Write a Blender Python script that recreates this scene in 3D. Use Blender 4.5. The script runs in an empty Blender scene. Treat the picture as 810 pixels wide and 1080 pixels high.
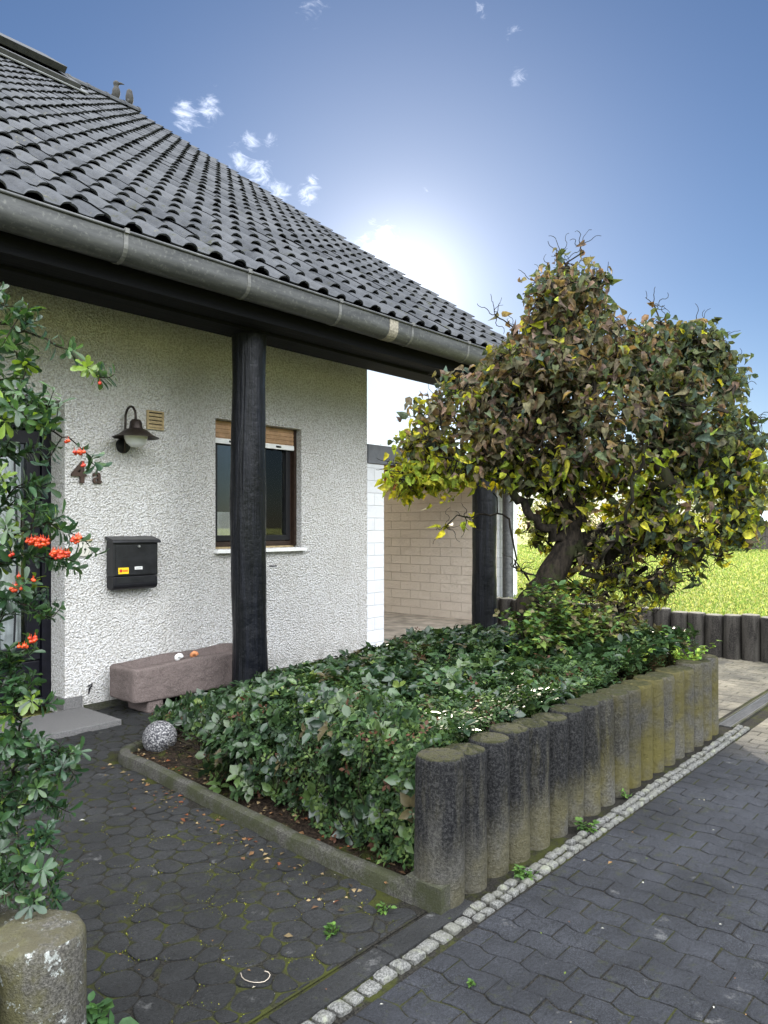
import bpy, math, random
import numpy as np
from mathutils import Vector
R = math.radians
random.seed(7); rng = np.random.default_rng(7)
scene = bpy.context.scene
COL = scene.collection

# ------------------------------------------------------------------ camera, sky, sun, exposure
# x runs along the house front away from the camera, y runs from the drive towards the house, z up
F = 790.0
FW = (0.7558, 0.6548)                      # camera heading
cam_d = bpy.data.cameras.new('camera'); cam = bpy.data.objects.new('camera', cam_d); COL.objects.link(cam)
cam.location = (0, 0, 1.5)
cam.rotation_euler = (R(90), 0, math.atan2(FW[1], FW[0]) - R(90))
cam_d.sensor_width = 36; cam_d.sensor_fit = 'AUTO'; cam_d.lens = F/1080*36; cam_d.shift_y = 16/1080
cam_d.clip_end = 2000; cam_d.clip_start = 0.05
scene.camera = cam

def ray(px, py):
    r = (px-405)/F
    return np.array([0.7558+0.6548*r, 0.6548-0.7558*r, (556-py)/F])
def P(px, py, d): return np.array([0, 0, 1.5]) + ray(px, py)*d
def unit(v): v = np.asarray(v, float); return v/np.linalg.norm(v)

SUN = unit(ray(425, 305)); SEL = math.asin(SUN[2]); SAZ = math.atan2(SUN[0], SUN[1])
sun_d = bpy.data.lights.new('sun', 'SUN'); sun = bpy.data.objects.new('sun', sun_d); COL.objects.link(sun)
sun_d.energy = 4.0; sun_d.angle = R(0.55); sun_d.color = (1.0, 0.90, 0.74)
sun.rotation_euler = Vector(tuple(SUN)).to_track_quat('Z', 'Y').to_euler(); sun.location = (12, 10, 12)

world = bpy.data.worlds.new("World"); scene.world = world; world.use_nodes = True
W = world.node_tree; W.nodes.clear()
def wn(t, **kw):
    n = W.nodes.new(t)
    for k, v in kw.items(): setattr(n, k, v)
    return n
def wl(a, b): W.links.new(a, b)
def wmath(op, a, b=None, clamp=False):
    n = wn('ShaderNodeMath', operation=op, use_clamp=clamp)
    for i, s in enumerate((a, b)):
        if s is None: continue
        if isinstance(s, (int, float)): n.inputs[i].default_value = s
        else: wl(s, n.inputs[i])
    return n.outputs[0]
wout = wn('ShaderNodeOutputWorld'); wbg = wn('ShaderNodeBackground'); wl(wbg.outputs[0], wout.inputs[0])
sky = wn('ShaderNodeTexSky', sky_type='NISHITA', sun_disc=False, sun_elevation=SEL, sun_rotation=SAZ, air_density=1.0, dust_density=0.15, ozone_density=2.2)
tc = wn('ShaderNodeTexCoord'); D = tc.outputs['Generated']
def wdot(v):
    n = wn('ShaderNodeVectorMath', operation='DOT_PRODUCT'); wl(D, n.inputs[0]); n.inputs[1].default_value = tuple(v); return n.outputs['Value']
sd = wmath('MAXIMUM', wdot(SUN), 0.0)
def wscale(col, fac):
    n = wn('ShaderNodeVectorMath', operation='SCALE')
    if isinstance(col, tuple): n.inputs[0].default_value = col
    else: wl(col, n.inputs[0])
    if isinstance(fac, (int, float)): n.inputs['Scale'].default_value = fac
    else: wl(fac, n.inputs['Scale'])
    return n.outputs[0]
def wadd(a, b):
    n = wn('ShaderNodeVectorMath', operation='ADD'); wl(a, n.inputs[0]); wl(b, n.inputs[1]); return n.outputs[0]
# clear sky; low haze near the sun is bright, the zenith deep blue
tint = wn('ShaderNodeVectorMath', operation='MULTIPLY'); wl(sky.outputs[0], tint.inputs[0]); tint.inputs[1].default_value = (0.85, 0.94, 1.12)
base = wscale(tint.outputs[0], 0.60)
aur = wadd(wscale((1.0, 0.95, 0.86), wmath('MULTIPLY', wmath('POWER', sd, 30.0), 1.3)), wscale((1.0, 0.97, 0.92), wmath('MULTIPLY', wmath('POWER', sd, 300.0), 4.0)))
# small clouds in front: each a direction and an angular radius
nz = wn('ShaderNodeTexNoise'); nz.inputs['Scale'].default_value = 40; nz.inputs['Detail'].default_value = 8; nz.inputs['Roughness'].default_value = .68; nz.inputs['Distortion'].default_value = .9
mp = wn('ShaderNodeMapping'); mp.inputs['Scale'].default_value = (1, 1, 1.8); mp.inputs['Rotation'].default_value = (0.2, 0.5, 0); wl(D, mp.inputs[0]); wl(mp.outputs[0], nz.inputs['Vector'])
mask = None
for (cx, cy, rr, s) in ((195, 120, 34, 1.0), (222, 112, 30, 1.0), (264, 150, 26, .9), (285, 148, 20, .8), (250, 168, 34, 1.0), (272, 182, 34, 1.0), (294, 202, 34, 1.0), (325, 205, 30, 1.0), (330, 190, 16, .9), (548, 82, 22, .95), (540, 34, 20, .7), (506, 12, 18, .8), (330, 0, 42, .7), (228, 92, 20, .5), (450, 198, 12, .6), (400, 260, 60, .9)):
    c = unit(ray(cx, cy))
    dn = wn('ShaderNodeVectorMath', operation='DISTANCE'); wl(D, dn.inputs[0]); dn.inputs[1].default_value = tuple(c)
    m = wn('ShaderNodeMapRange'); m.interpolation_type = 'SMOOTHSTEP'; wl(dn.outputs['Value'], m.inputs[0])
    m.inputs[1].default_value = 0; m.inputs[2].default_value = rr/F*.78; m.inputs[3].default_value = s; m.inputs[4].default_value = 0
    mask = m.outputs[0] if mask is None else wmath('MAXIMUM', mask, m.outputs[0])
cl = wn('ShaderNodeMapRange'); cl.interpolation_type = 'SMOOTHSTEP'; wl(wmath('ADD', nz.outputs[0], wmath('MULTIPLY', mask, 0.36)), cl.inputs[0])
cl.inputs[1].default_value = .68; cl.inputs[2].default_value = 1.06
clouds = wscale((5.6, 5.6, 5.7), wmath('MULTIPLY', cl.outputs[0], wmath('MINIMUM', wmath('MULTIPLY', mask, 3.0), 1.0)))
# mottled white fill added behind the camera to brighten the shaded house front
nb = wn('ShaderNodeTexNoise'); nb.inputs['Scale'].default_value = 2.6; nb.inputs['Detail'].default_value = 6; wl(D, nb.inputs['Vector'])
bk = wn('ShaderNodeMapRange'); bk.interpolation_type = 'SMOOTHSTEP'; wl(wdot(unit([-FW[0]-.10, -FW[1], 0.85])), bk.inputs[0])
bk.inputs[1].default_value = -0.05; bk.inputs[2].default_value = .55; bk.inputs[3].default_value = 0; bk.inputs[4].default_value = 1
bn = wn('ShaderNodeMapRange'); wl(nb.outputs[0], bn.inputs[0]); bn.inputs[1].default_value = .30; bn.inputs[2].default_value = .62; bn.inputs[3].default_value = .35
BACK = 64.0
hs = wn('ShaderNodeSeparateXYZ'); wl(D, hs.inputs[0]); hm = wn('ShaderNodeMapRange'); hm.interpolation_type = 'SMOOTHSTEP'; wl(hs.outputs[2], hm.inputs[0])
hm.inputs[1].default_value = .02; hm.inputs[2].default_value = .50; hm.inputs[3].default_value = .08     # added fill dimmed near the horizon so the wall darkens under the eaves
back = wscale((0.97, 0.99, 1.02), wmath('MULTIPLY', wmath('MULTIPLY', wmath('MULTIPLY', bk.outputs[0], bn.outputs[0]), hm.outputs[0]), BACK))
hz2 = wn('ShaderNodeMapRange'); hz2.interpolation_type = 'SMOOTHSTEP'; wl(hs.outputs[2], hz2.inputs[0]); hz2.inputs[1].default_value = -.02; hz2.inputs[2].default_value = .30; hz2.inputs[3].default_value = 1; hz2.inputs[4].default_value = 0
glare = wscale((1.0, .98, .94), wmath('MULTIPLY', wmath('MULTIPLY', hz2.outputs[0], wmath('POWER', sd, 9.0)), 2.6))   # low haze under the sun
tot = wadd(wadd(wadd(wadd(base, aur), clouds), back), glare)
wl(tot, wbg.inputs[0]); wbg.inputs[1].default_value = 0.10
vs = scene.view_settings
vs.view_transform = 'Standard'; vs.look = 'None'; vs.gamma = 1; vs.use_curve_mapping = False; vs.exposure = 0.65
scene.cycles.max_bounces = 8; scene.cycles.transmission_bounces = 6; scene.cycles.transparent_max_bounces = 8

# ------------------------------------------------------------------ helpers
def link_tag(o, label=None, cat=None, group=None, kind=None):
    if label: o['label'] = label
    if cat: o['category'] = cat
    if group: o['group'] = group
    if kind: o['kind'] = kind
    return o
def thing(name, label, cat, loc=(0, 0, 0), group=None):
    o = bpy.data.objects.new(name, None); COL.objects.link(o); o.location = loc; o.empty_display_size = .1
    return link_tag(o, label, cat, group)

class MB:
    def __init__(s): s.v = []; s.f = []; s.c = []; s.n = 0
    def add(s, v, f, c=None):
        o = s.n; s.v.extend([tuple(map(float, q)) for q in v]); s.n += len(v)
        s.f.extend([tuple(i+o for i in q) for q in f])
        s.c.extend([c]*len(f)); return s
    def box(s, x0, x1, y0, y1, z0, z1, c=None):
        v = [(x, y, z) for z in (z0, z1) for y in (y0, y1) for x in (x0, x1)]
        return s.add(v, [(0, 2, 3, 1), (4, 5, 7, 6), (0, 1, 5, 4), (2, 6, 7, 3), (0, 4, 6, 2), (1, 3, 7, 5)], c)
    def tube(s, pts, rad, n=8, c=None, cap=True):
        pts = [np.asarray(p, float) for p in pts]; m = len(pts)
        if isinstance(rad, (int, float)): rad = [rad]*m
        v = []; f = []; ref = None
        for i, p in enumerate(pts):
            t = pts[min(i+1, m-1)]-pts[max(i-1, 0)]; t = t/(np.linalg.norm(t)+1e-9)
            if ref is None: ref = np.cross(t, [0, 0, 1] if abs(t[2]) < .9 else [1, 0, 0])
            a = ref-t*np.dot(ref, t); a /= (np.linalg.norm(a)+1e-9); ref = a; b = np.cross(t, a)
            for k in range(n):
                q = 2*math.pi*k/n; v.append(p+(a*math.cos(q)+b*math.sin(q))*rad[i])
        for i in range(m-1):
            for k in range(n):
                k2 = (k+1) % n; f.append((i*n+k, i*n+k2, (i+1)*n+k2, (i+1)*n+k))
        if cap: f.append(tuple(range(n))[::-1]); f.append(tuple((m-1)*n+k for k in range(n)))
        return s.add(v, f, c)
    def lathe(s, prof, o=(0, 0, 0), axis='z', n=24, c=None, jit=0, closed=False):
        v = []; f = []; m = len(prof)
        for (r, h) in prof:
            for k in range(n):
                q = 2*math.pi*k/n; rr = r*(1+jit*random.uniform(-1, 1)); x, y = rr*math.cos(q), rr*math.sin(q)
                p = (x, y, h) if axis == 'z' else ((x, -h, y) if axis == 'y' else (h, x, y))
                v.append((p[0]+o[0], p[1]+o[1], p[2]+o[2]))
        for i in range(m-1):
            for k in range(n):
                k2 = (k+1) % n; f.append((i*n+k, i*n+k2, (i+1)*n+k2, (i+1)*n+k))
        if not closed:
            if prof[0][0] > 1e-6: f.append(tuple(range(n))[::-1])
            if prof[-1][0] > 1e-6: f.append(tuple((m-1)*n+k for k in range(n)))
        return s.add(v, f, c)
    def prism(s, poly, a, b, axis='x', c=None):
        n = len(poly); v = []
        for h in (a, b):
            for (p, q) in poly: v.append((h, p, q) if axis == 'x' else ((p, h, q) if axis == 'y' else (p, q, h)))
        f = [tuple(range(n))[::-1], tuple(range(n, 2*n))]+[(i, (i+1) % n, n+(i+1) % n, n+i) for i in range(n)]
        return s.add(v, f, c)
    def build(s, name, mat, parent=None, smooth=False, bevel=0, seg=2, angle=30, **tags):
        me = bpy.data.meshes.new(name); me.from_pydata(s.v, [], s.f)
        if any(c is not None for c in s.c):
            a = me.color_attributes.new('Col', 'FLOAT_COLOR', 'CORNER')
            buf = np.empty((len(me.loops), 4), 'f'); i = 0
            for fc, c in zip(s.f, s.c):
                k = len(fc); buf[i:i+k, :3] = c if c is not None else (.5, .5, .5); buf[i:i+k, 3] = 1; i += k
            a.data.foreach_set('color', buf.ravel())
        return finish(me, name, mat, parent, smooth, bevel, seg, angle, tags)

def finish(me, name, mat, parent, smooth, bevel, seg, angle, tags):
    me.update(); me.validate()
    import bmesh
    bm = bmesh.new(); bm.from_mesh(me)
    if len(bm.faces) < 60000 and 'noflip' not in tags: bmesh.ops.recalc_face_normals(bm, faces=bm.faces)
    bm.to_mesh(me); bm.free()
    tags.pop('noflip', None)
    if smooth: me.polygons.foreach_set('use_smooth', [True]*len(me.polygons))
    me.materials.append(mat)
    o = bpy.data.objects.new(name, me); COL.objects.link(o)
    if smooth == 'auto':
        me.set_sharp_from_angle(angle=R(40))
    if bevel:
        b = o.modifiers.new('bevel', 'BEVEL'); b.width = bevel; b.segments = seg; b.limit_method = 'ANGLE'; b.angle_limit = R(angle)
    if parent is not None:
        o.parent = parent
        pm = parent; off = Vector((0, 0, 0))
        while pm is not None: off += pm.location; pm = pm.parent
        o.location = -off                       # geometry is written in world coordinates
        o['_w'] = 1; del o['_w']
    link_tag(o, **tags)
    return o

def rot_arr(v): return v/np.maximum(np.linalg.norm(v, axis=1, keepdims=True), 1e-9)
def leaf_mesh(name, mat, parent, Pn, Dn, Nn, L, Wd, C, fold=.25, curl=.25, simple=False, tip=1.0, blunt=False, **tags):
    """many leaves: P base, D direction, N face normal, L length, W width, C colour"""
    n = len(Pn); D_ = rot_arr(Dn); S = rot_arr(np.cross(D_, Nn)); N_ = np.cross(S, D_)
    L = np.asarray(L).reshape(-1, 1); Wd = np.asarray(Wd).reshape(-1, 1)
    cu = rng.uniform(.3, 1.4, (n, 1))*curl
    def pt(t, s, h): return Pn+D_*L*t+S*Wd*s+N_*(L*(-cu*t*t)+Wd*h)
    if simple:
        vs_ = [pt(0, 0, 0), pt(.5, -.5, fold), pt(.5, .5, fold), pt(1, 0, 0)]
        fc = [(0, 2, 1), (1, 2, 3)]
    else:
        vs_ = [pt(0, 0, 0), pt(.28, -.42, fold*.8), pt(.3, 0, 0), pt(.28, .42, fold*.8), pt(.62, -.46, fold), pt(.62, 0, 0), pt(.62, .46, fold), pt(tip, 0, 0)]
        if blunt:
            vs_ = [pt(0, 0, 0), pt(.34, -.30, fold*.6), pt(.36, 0, 0), pt(.34, .30, fold*.6), pt(.74, -.48, fold), pt(.74, 0, 0), pt(.74, .48, fold), pt(.94, -.30, fold*.6), pt(1, 0, 0), pt(.94, .30, fold*.6)]
            fc = [(0, 2, 1), (0, 3, 2), (1, 2, 5, 4), (2, 3, 6, 5), (4, 5, 8, 7), (5, 6, 9, 8)]
        else: fc = [(0, 2, 1), (0, 3, 2), (1, 2, 5, 4), (2, 3, 6, 5), (4, 5, 7), (5, 6, 7)]
    k = len(vs_); V = np.stack(vs_, 1).reshape(-1, 3)
    faces = []
    for i in range(n):
        b = i*k
        for q in fc: faces.append(tuple(b+j for j in q))
    me = bpy.data.meshes.new(name); me.from_pydata(V.tolist(), [], faces)
    a = me.color_attributes.new('Col', 'FLOAT_COLOR', 'POINT')
    buf = np.ones((n, k, 4), 'f'); buf[:, :, :3] = C[:, None, :]
    a.data.foreach_set('color', buf.ravel())
    tags['noflip'] = 1
    return finish(me, name, mat, parent, True, 0, 2, 30, tags)

# ------------------------------------------------------------------ materials
class M_:
    def __init__(s, name, rough=.8, spec=.3):
        s.m = bpy.data.materials.new(name); s.m.use_nodes = True; s.t = s.m.node_tree
        s.b = s.t.nodes['Principled BSDF']; s.b.inputs['Roughness'].default_value = rough; s.b.inputs['Specular IOR Level'].default_value = spec
        g = s.t.nodes.new('ShaderNodeNewGeometry'); s.pos = g.outputs['Position']; s.nor = g.outputs['Normal']; s.geo = g
    def node(s, t, **kw):
        n = s.t.nodes.new(t)
        for k, v in kw.items(): setattr(n, k, v)
        return n
    def link(s, a, b): s.t.links.new(a, b)
    def setin(s, sock, v):
        if isinstance(v, (int, float)): sock.default_value = v
        elif isinstance(v, tuple): sock.default_value = v if len(v) == len(sock.default_value) else (*v, 1)
        else: s.link(v, sock)
    def noise(s, scale, detail=4, rough=.6, vec=None, dist=0, out=0):
        n = s.node('ShaderNodeTexNoise'); n.inputs['Scale'].default_value = scale; n.inputs['Detail'].default_value = detail; n.inputs['Roughness'].default_value = rough; n.inputs['Distortion'].default_value = dist
        s.link(vec or s.pos, n.inputs['Vector']); return n.outputs[out]
    def voro(s, scale, feat='F1', vec=None, out='Distance', rnd=1):
        n = s.node('ShaderNodeTexVoronoi', feature=feat); n.inputs['Scale'].default_value = scale; n.inputs['Randomness'].default_value = rnd
        s.link(vec or s.pos, n.inputs['Vector']); return n.outputs[out]
    def map(s, scale=(1, 1, 1), rot=(0, 0, 0), loc=(0, 0, 0), vec=None):
        n = s.node('ShaderNodeMapping'); n.inputs['Scale'].default_value = scale; n.inputs['Rotation'].default_value = rot; n.inputs['Location'].default_value = loc
        s.link(vec or s.pos, n.inputs[0]); return n.outputs[0]
    def rng(s, v, a, b, c=0, d=1, smooth=True):
        n = s.node('ShaderNodeMapRange'); n.interpolation_type = 'SMOOTHSTEP' if smooth else 'LINEAR'; s.setin(n.inputs[0], v)
        for i, q in enumerate((a, b, c, d)): n.inputs[i+1].default_value = q
        return n.outputs[0]
    def math(s, op, a, b=0.0, clamp=False):
        n = s.node('ShaderNodeMath', operation=op, use_clamp=clamp); s.setin(n.inputs[0], a); s.setin(n.inputs[1], b); return n.outputs[0]
    def mix(s, f, a, b, mode='MIX'):
        n = s.node('ShaderNodeMix', data_type='RGBA', blend_type=mode); s.setin(n.inputs[0], f); s.setin(n.inputs[6], a); s.setin(n.inputs[7], b); return n.outputs[2]
    def sep(s, v, i):
        n = s.node('ShaderNodeSeparateXYZ'); s.link(v, n.inputs[0]); return n.outputs[i]
    def col(s, c): s.setin(s.b.inputs['Base Color'], c); return s
    def bump(s, h, dist=.01, strength=1.0):
        n = s.node('ShaderNodeBump'); n.inputs['Distance'].default_value = dist; n.inputs['Strength'].default_value = strength; s.link(h, n.inputs['Height'])
        s.link(n.outputs[0], s.b.inputs['Normal']); return s

def simple(name, c, rough=.6, var=.25, scale=20, bump=.002, metal=0, spec=.3, bscale=None):
    m = M_(name, rough, spec)
    f = m.rng(m.noise(scale, 5), .3, .7)
    d = tuple(x*(1-var) for x in c); l = tuple(min(1, x*(1+var)) for x in c)
    m.col(m.mix(f, d, l)); m.b.inputs['Metallic'].default_value = metal
    if bump: m.bump(m.noise(bscale or scale*4, 4), bump)
    return m.m

def mk_stucco():
    m = M_('roughcast_white_paint', .95, .1)
    a = m.noise(58, 4, .6, dist=.3); b = m.voro(66)
    h = m.math('ADD', m.math('MULTIPLY', a, 1.1), m.math('MULTIPLY', b, -.45))
    pit = m.rng(h, .16, .42)
    big = m.rng(m.noise(1.1, 5, .7, vec=m.map((1, 1, .45))), .3, .7)
    c = m.mix(big, (.76, .745, .715), (.87, .865, .855))
    c = m.mix(m.math('SUBTRACT', 1.0, pit), c, (.56, .535, .49))
    lo = m.rng(m.sep(m.pos, 2), .32, .0)                          # splash dirt at the foot
    c = m.mix(m.math('MULTIPLY', lo, m.rng(m.noise(9, 4), .35, .7)), c, (.40, .39, .36))
    stn = m.rng(m.noise(2.2, 5, .7, vec=m.map((5, 5, .35))), .56, .72, 0, .32); c = m.mix(stn, c, (.45, .43, .38))
    m.col(c); m.bump(h, .045, 1.0); return m.m
def mk_tile():
    m = M_('concrete_roof_tile', .75, .15)
    n1 = m.rng(m.noise(7, 5, .7), .35, .7); n2 = m.noise(60, 3)
    c = m.mix(n1, (.022, .025, .030), (.052, .057, .066))
    c = m.mix(m.math('MULTIPLY', m.rng(n2, .35, .7), .35), c, (.09, .09, .09))
    sp_ = m.node('ShaderNodeSeparateXYZ'); m.link(m.pos, sp_.inputs[0]); fx = m.math('FLOOR', m.math('DIVIDE', m.math('SUBTRACT', sp_.outputs[0], 8.52), .2235)); fy = m.math('FLOOR', m.math('DIVIDE', m.math('SUBTRACT', sp_.outputs[1], 4.57), .365*math.cos(math.atan(.695))))
    cb = m.node('ShaderNodeCombineXYZ'); m.link(fx, cb.inputs[0]); m.link(fy, cb.inputs[1]); wn_ = m.node('ShaderNodeTexWhiteNoise'); m.link(cb.outputs[0], wn_.inputs['Vector']); rnd = wn_.outputs['Color']
    c = m.mix(.5, c, m.mix(m.sep(rnd, 0), (.016, .018, .021), (.072, .075, .080)), 'MIX')
    li = m.rng(m.noise(16, 6, .75), .60, .70)                     # lichen on the lower courses
    low = m.rng(m.sep(m.pos, 0), 5.0, 2.0, .12, .9)
    c = m.mix(m.math('MULTIPLY', li, low), c, (.15, .135, .06)); ms = m.rng(m.noise(5, 6, .8), .56, .68); c = m.mix(m.math('MULTIPLY', ms, m.rng(m.sep(m.pos, 2), 6.5, 3.6, .15, .8)), c, (.030, .032, .012))
    m.col(c); m.bump(m.noise(90, 4, .7), .004); return m.m
def mk_pale():
    m = M_('weathered_palisade_concrete', .95, .12)
    x = m.sep(m.pos, 0); z = m.sep(m.pos, 2); st = m.map((9, 9, 1.3))
    s1 = m.noise(1.6, 6, .7, vec=st); gr = m.noise(85, 4, .85)
    oi = m.node('ShaderNodeObjectInfo'); rn = oi.outputs['Random']
    c = m.mix(m.rng(gr, .35, .68), (.050, .048, .043), (.150, .145, .128)); c = m.mix(m.math('MULTIPLY', rn, .55), c, (.055, .054, .050))
    # yellow green algae
    al = m.rng(m.noise(3.2, 4, .6), .30, .62); far = m.rng(x, 2.6, 4.4, .45, 1.1)
    c = m.mix(m.math('MULTIPLY', al, m.math('MULTIPLY', far, .85)), c, (.105, .092, .028))
    # black water stain running down from the head of the nearer ones
    near = m.rng(x, 4.6, 3.5, .25, 1.0); hi = m.rng(m.math('ADD', z, m.math('MULTIPLY', s1, .35)), .26, .50)
    bl = m.math('MULTIPLY', m.math('MULTIPLY', hi, near), m.rng(s1, .34, .50, .62, 1))
    c = m.mix(m.math('MULTIPLY', bl, .98), c, m.mix(m.rng(gr, .42, .66), (.008, .0085, .010), (.045, .045, .045)))
    lg = m.rng(m.sep(m.nor, 2), .5, .9)
    c = m.mix(m.math('MULTIPLY', lg, m.rng(m.noise(30, 5, .8), .32, .55)), c, (.032, .033, .014))
    sp = m.rng(m.noise(38, 4, .8), .70, .75); c = m.mix(m.math('MULTIPLY', sp, m.rng(m.noise(5, 2), .50, .6)), c, (.45, .45, .42))
    m.col(c); m.bump(m.math('ADD', gr, m.math('MULTIPLY', m.noise(25, 4), 1.6)), .016); return m.m
def mk_pillar():
    m = M_('lichened_palisade_concrete', .95, .12)
    gr = m.noise(150, 3, .7)
    c = m.mix(m.rng(gr, .35, .68), (.040, .038, .033), (.110, .105, .092))
    c = m.mix(m.rng(m.noise(9, 4, .6), .38, .62, 0, .85), c, (.070, .066, .030))
    w = m.noise(60, 3, .6)
    sp = m.rng(m.math('ADD', m.noise(17, 5, .75), m.math('MULTIPLY', m.noise(70, 3, .7), .12)), .64, .69)
    c = m.mix(sp, c, m.mix(m.rng(w, .35, .65), (.16, .17, .155), (.30, .315, .30)))
    lg = m.rng(m.sep(m.nor, 2), .5, .9)
    c = m.mix(m.math('MULTIPLY', lg, m.rng(m.noise(22, 4, .7), .36, .6)), c, (.06, .055, .035))
    m.col(c); m.bump(m.math('ADD', gr, m.math('MULTIPLY', m.noise(30, 4), 1.5)), .006); return m.m
def mk_fence():
    m = M_('dark_palisade_concrete', .95, .12)
    st = m.map((9, 9, 1.5)); gr = m.noise(110, 3)
    c = m.mix(m.rng(m.noise(1.6, 4, vec=st), .35, .65), (.012, .011, .010), (.050, .046, .040))
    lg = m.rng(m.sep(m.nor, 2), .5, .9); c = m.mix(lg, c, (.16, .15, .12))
    m.col(m.mix(m.rng(gr, .4, .7, 0, .4), c, (.11, .10, .09))); m.bump(gr, .005); return m.m
def mk_paver(name, dk, lt, moss=.3, joint=False):
    m = M_(name, .75, .28)
    gr = m.noise(230, 2, .7); big = m.rng(m.noise(2.2, 4), .3, .7); med = m.rng(m.noise(9, 4), .3, .7)
    g2 = m.noise(75, 4, .8); c = m.mix(med, dk, lt); c = m.mix(m.rng(gr, .38, .70, 0, .8), c, tuple(min(1, x*3.0) for x in lt)); c = m.mix(m.rng(g2, .52, .34, 0, .75), c, tuple(x*.35 for x in dk)); c = m.mix(m.rng(m.sep(m.pos, 0), 5.0, 6.2, 0, .75), c, (.27, .24, .17))  # tan towards the far end: warm sunlight painted into the paver colour
    cell = m.voro(5.5, out='Color'); c = m.mix(m.math('MULTIPLY', m.sep(cell, 0), .35), c, tuple(x*1.6 for x in lt))
    c = m.mix(m.math('MULTIPLY', big, .6), c, tuple(x*.6 for x in dk)); c = m.mix(m.rng(m.noise(1.3, 5, .7), .5, .68, 0, .45), c, tuple(x*1.9 for x in lt))
    wt = m.rng(m.noise(6, 6, .75), .60, .72); c = m.mix(m.math('MULTIPLY', wt, .5), c, (.17, .17, .165))
    ms = m.rng(m.math('ADD', m.noise(15, 6, .8), m.math('MULTIPLY', m.noise(1.7, 3), .35)), .74, .84); c = m.mix(m.math('MULTIPLY', ms, moss), c, (.032, .036, .010))
    m.col(c); m.bump(m.math('ADD', m.math('MULTIPLY', g2, 1.5), m.noise(30, 4)), .011); return m.m
def mk_joint(name, moss, a=.50, b=.62):
    m = M_(name, .98, .05)
    c = m.mix(m.rng(m.noise(120, 3), .3, .7), (.007, .007, .0065), (.030, .028, .024))
    ms = m.rng(m.noise(3.1, 6, .75), a, b); c = m.mix(m.math('MULTIPLY', ms, moss), c, (.034, .038, .010))
    m.col(c); m.bump(m.noise(160, 3), .006); return m.m
def mk_granite():
    m = M_('speckled_granite', .7, .25)
    g = m.noise(150, 3, .8); c = m.mix(m.rng(g, .38, .62), (.045, .045, .042), (.15, .15, .142)); c = m.mix(m.rng(m.noise(9, 3), .4, .65, 0, .6), c, (.10, .10, .08))
    c = m.mix(m.rng(m.noise(14, 3), .55, .7, 0, .5), c, (.2, .21, .15)); m.col(c); m.bump(m.noise(90, 4), .006); return m.m
def mk_ball():
    m = M_('speckled_stone_ball', .6, .3)
    g = m.rng(m.noise(95, 3, .7), .44, .66); c = m.mix(g, (.025, .025, .03), (.30, .295, .29)); m.col(c); m.bump(m.noise(60, 4), .004); return m.m
def mk_brick(name, c1, c2, mort, bump=.006, rough=.9):
    m = M_(name, rough, .2)
    s = m.node('ShaderNodeSeparateXYZ'); m.link(m.pos, s.inputs[0]); xy = m.math('ADD', s.outputs[0], s.outputs[1])
    cb = m.node('ShaderNodeCombineXYZ'); m.link(xy, cb.inputs[0]); m.link(s.outputs[2], cb.inputs[1])
    b = m.node('ShaderNodeTexBrick'); m.link(cb.outputs[0], b.inputs['Vector']); b.inputs['Scale'].default_value = 1
    b.inputs['Brick Width'].default_value = .42; b.inputs['Row Height'].default_value = .146; b.inputs['Mortar Size'].default_value = .0045; b.inputs['Mortar Smooth'].default_value = .8
    b.inputs['Color1'].default_value = (*c1, 1); b.inputs['Color2'].default_value = (*c2, 1); b.inputs['Mortar'].default_value = (*mort, 1)
    st = m.rng(m.noise(4, 5, .7), .45, .75, 0, .35); c = m.mix(st, b.outputs['Color'], tuple(x*.75 for x in c2)); m.col(c)
    h = m.math('ADD', m.math('MULTIPLY', b.outputs['Fac'], -1.0), m.math('MULTIPLY', m.noise(24, 6, .75), 1.6)); m.bump(h, bump); return m.m
def mk_leaf(name, trans=.35, rough=.38, spec=.45, vary=.3, tm=(2.6, 2.5, .9)):
    m = M_(name, rough, spec)
    a = m.node('ShaderNodeAttribute', attribute_name='Col'); n = m.rng(m.noise(30, 3), .3, .7, 1-vary, 1+vary)
    vm = m.node('ShaderNodeVectorMath', operation='SCALE'); m.link(a.outputs['Color'], vm.inputs[0]); m.link(n, vm.inputs['Scale'])
    m.link(vm.outputs[0], m.b.inputs['Base Color'])
    tr = m.node('ShaderNodeBsdfTranslucent')
    v2 = m.node('ShaderNodeVectorMath', operation='MULTIPLY'); m.link(vm.outputs[0], v2.inputs[0]); v2.inputs[1].default_value = tm; m.link(v2.outputs[0], tr.inputs[0])
    mx = m.node('ShaderNodeMixShader'); mx.inputs[0].default_value = trans
    out = m.t.nodes['Material Output']; m.link(m.b.outputs[0], mx.inputs[1]); m.link(tr.outputs[0], mx.inputs[2]); m.link(mx.outputs[0], out.inputs[0])
    return m.m
def mk_wood_black():
    m = M_('black_stained_wood', .42, .22)
    st = m.map((22, 22, .9)); n = m.noise(1.5, 5, .65, vec=st)
    c = m.mix(m.rng(n, .4, .7), (.0015, .002, .003), (.007, .008, .012))
    c = m.mix(m.rng(m.noise(9, 5, .75), .64, .74, 0, .55), c, (.11, .10, .10)); m.col(c); m.bump(m.math('ADD', n, m.math('MULTIPLY', m.noise(14, 3), .5)), .014)
    m.link(m.rng(m.noise(7, 4), .3, .7, .28, .5), m.b.inputs['Roughness']); return m.m
def mk_beam():
    m = M_('black_stained_beam', .8, .12)
    st = m.map((.8, 20, 20)); n = m.noise(1.5, 5, .65, vec=st); m.col(m.mix(n, (.002, .002, .003), (.007, .0075, .009))); m.bump(n, .006); return m.m
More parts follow.
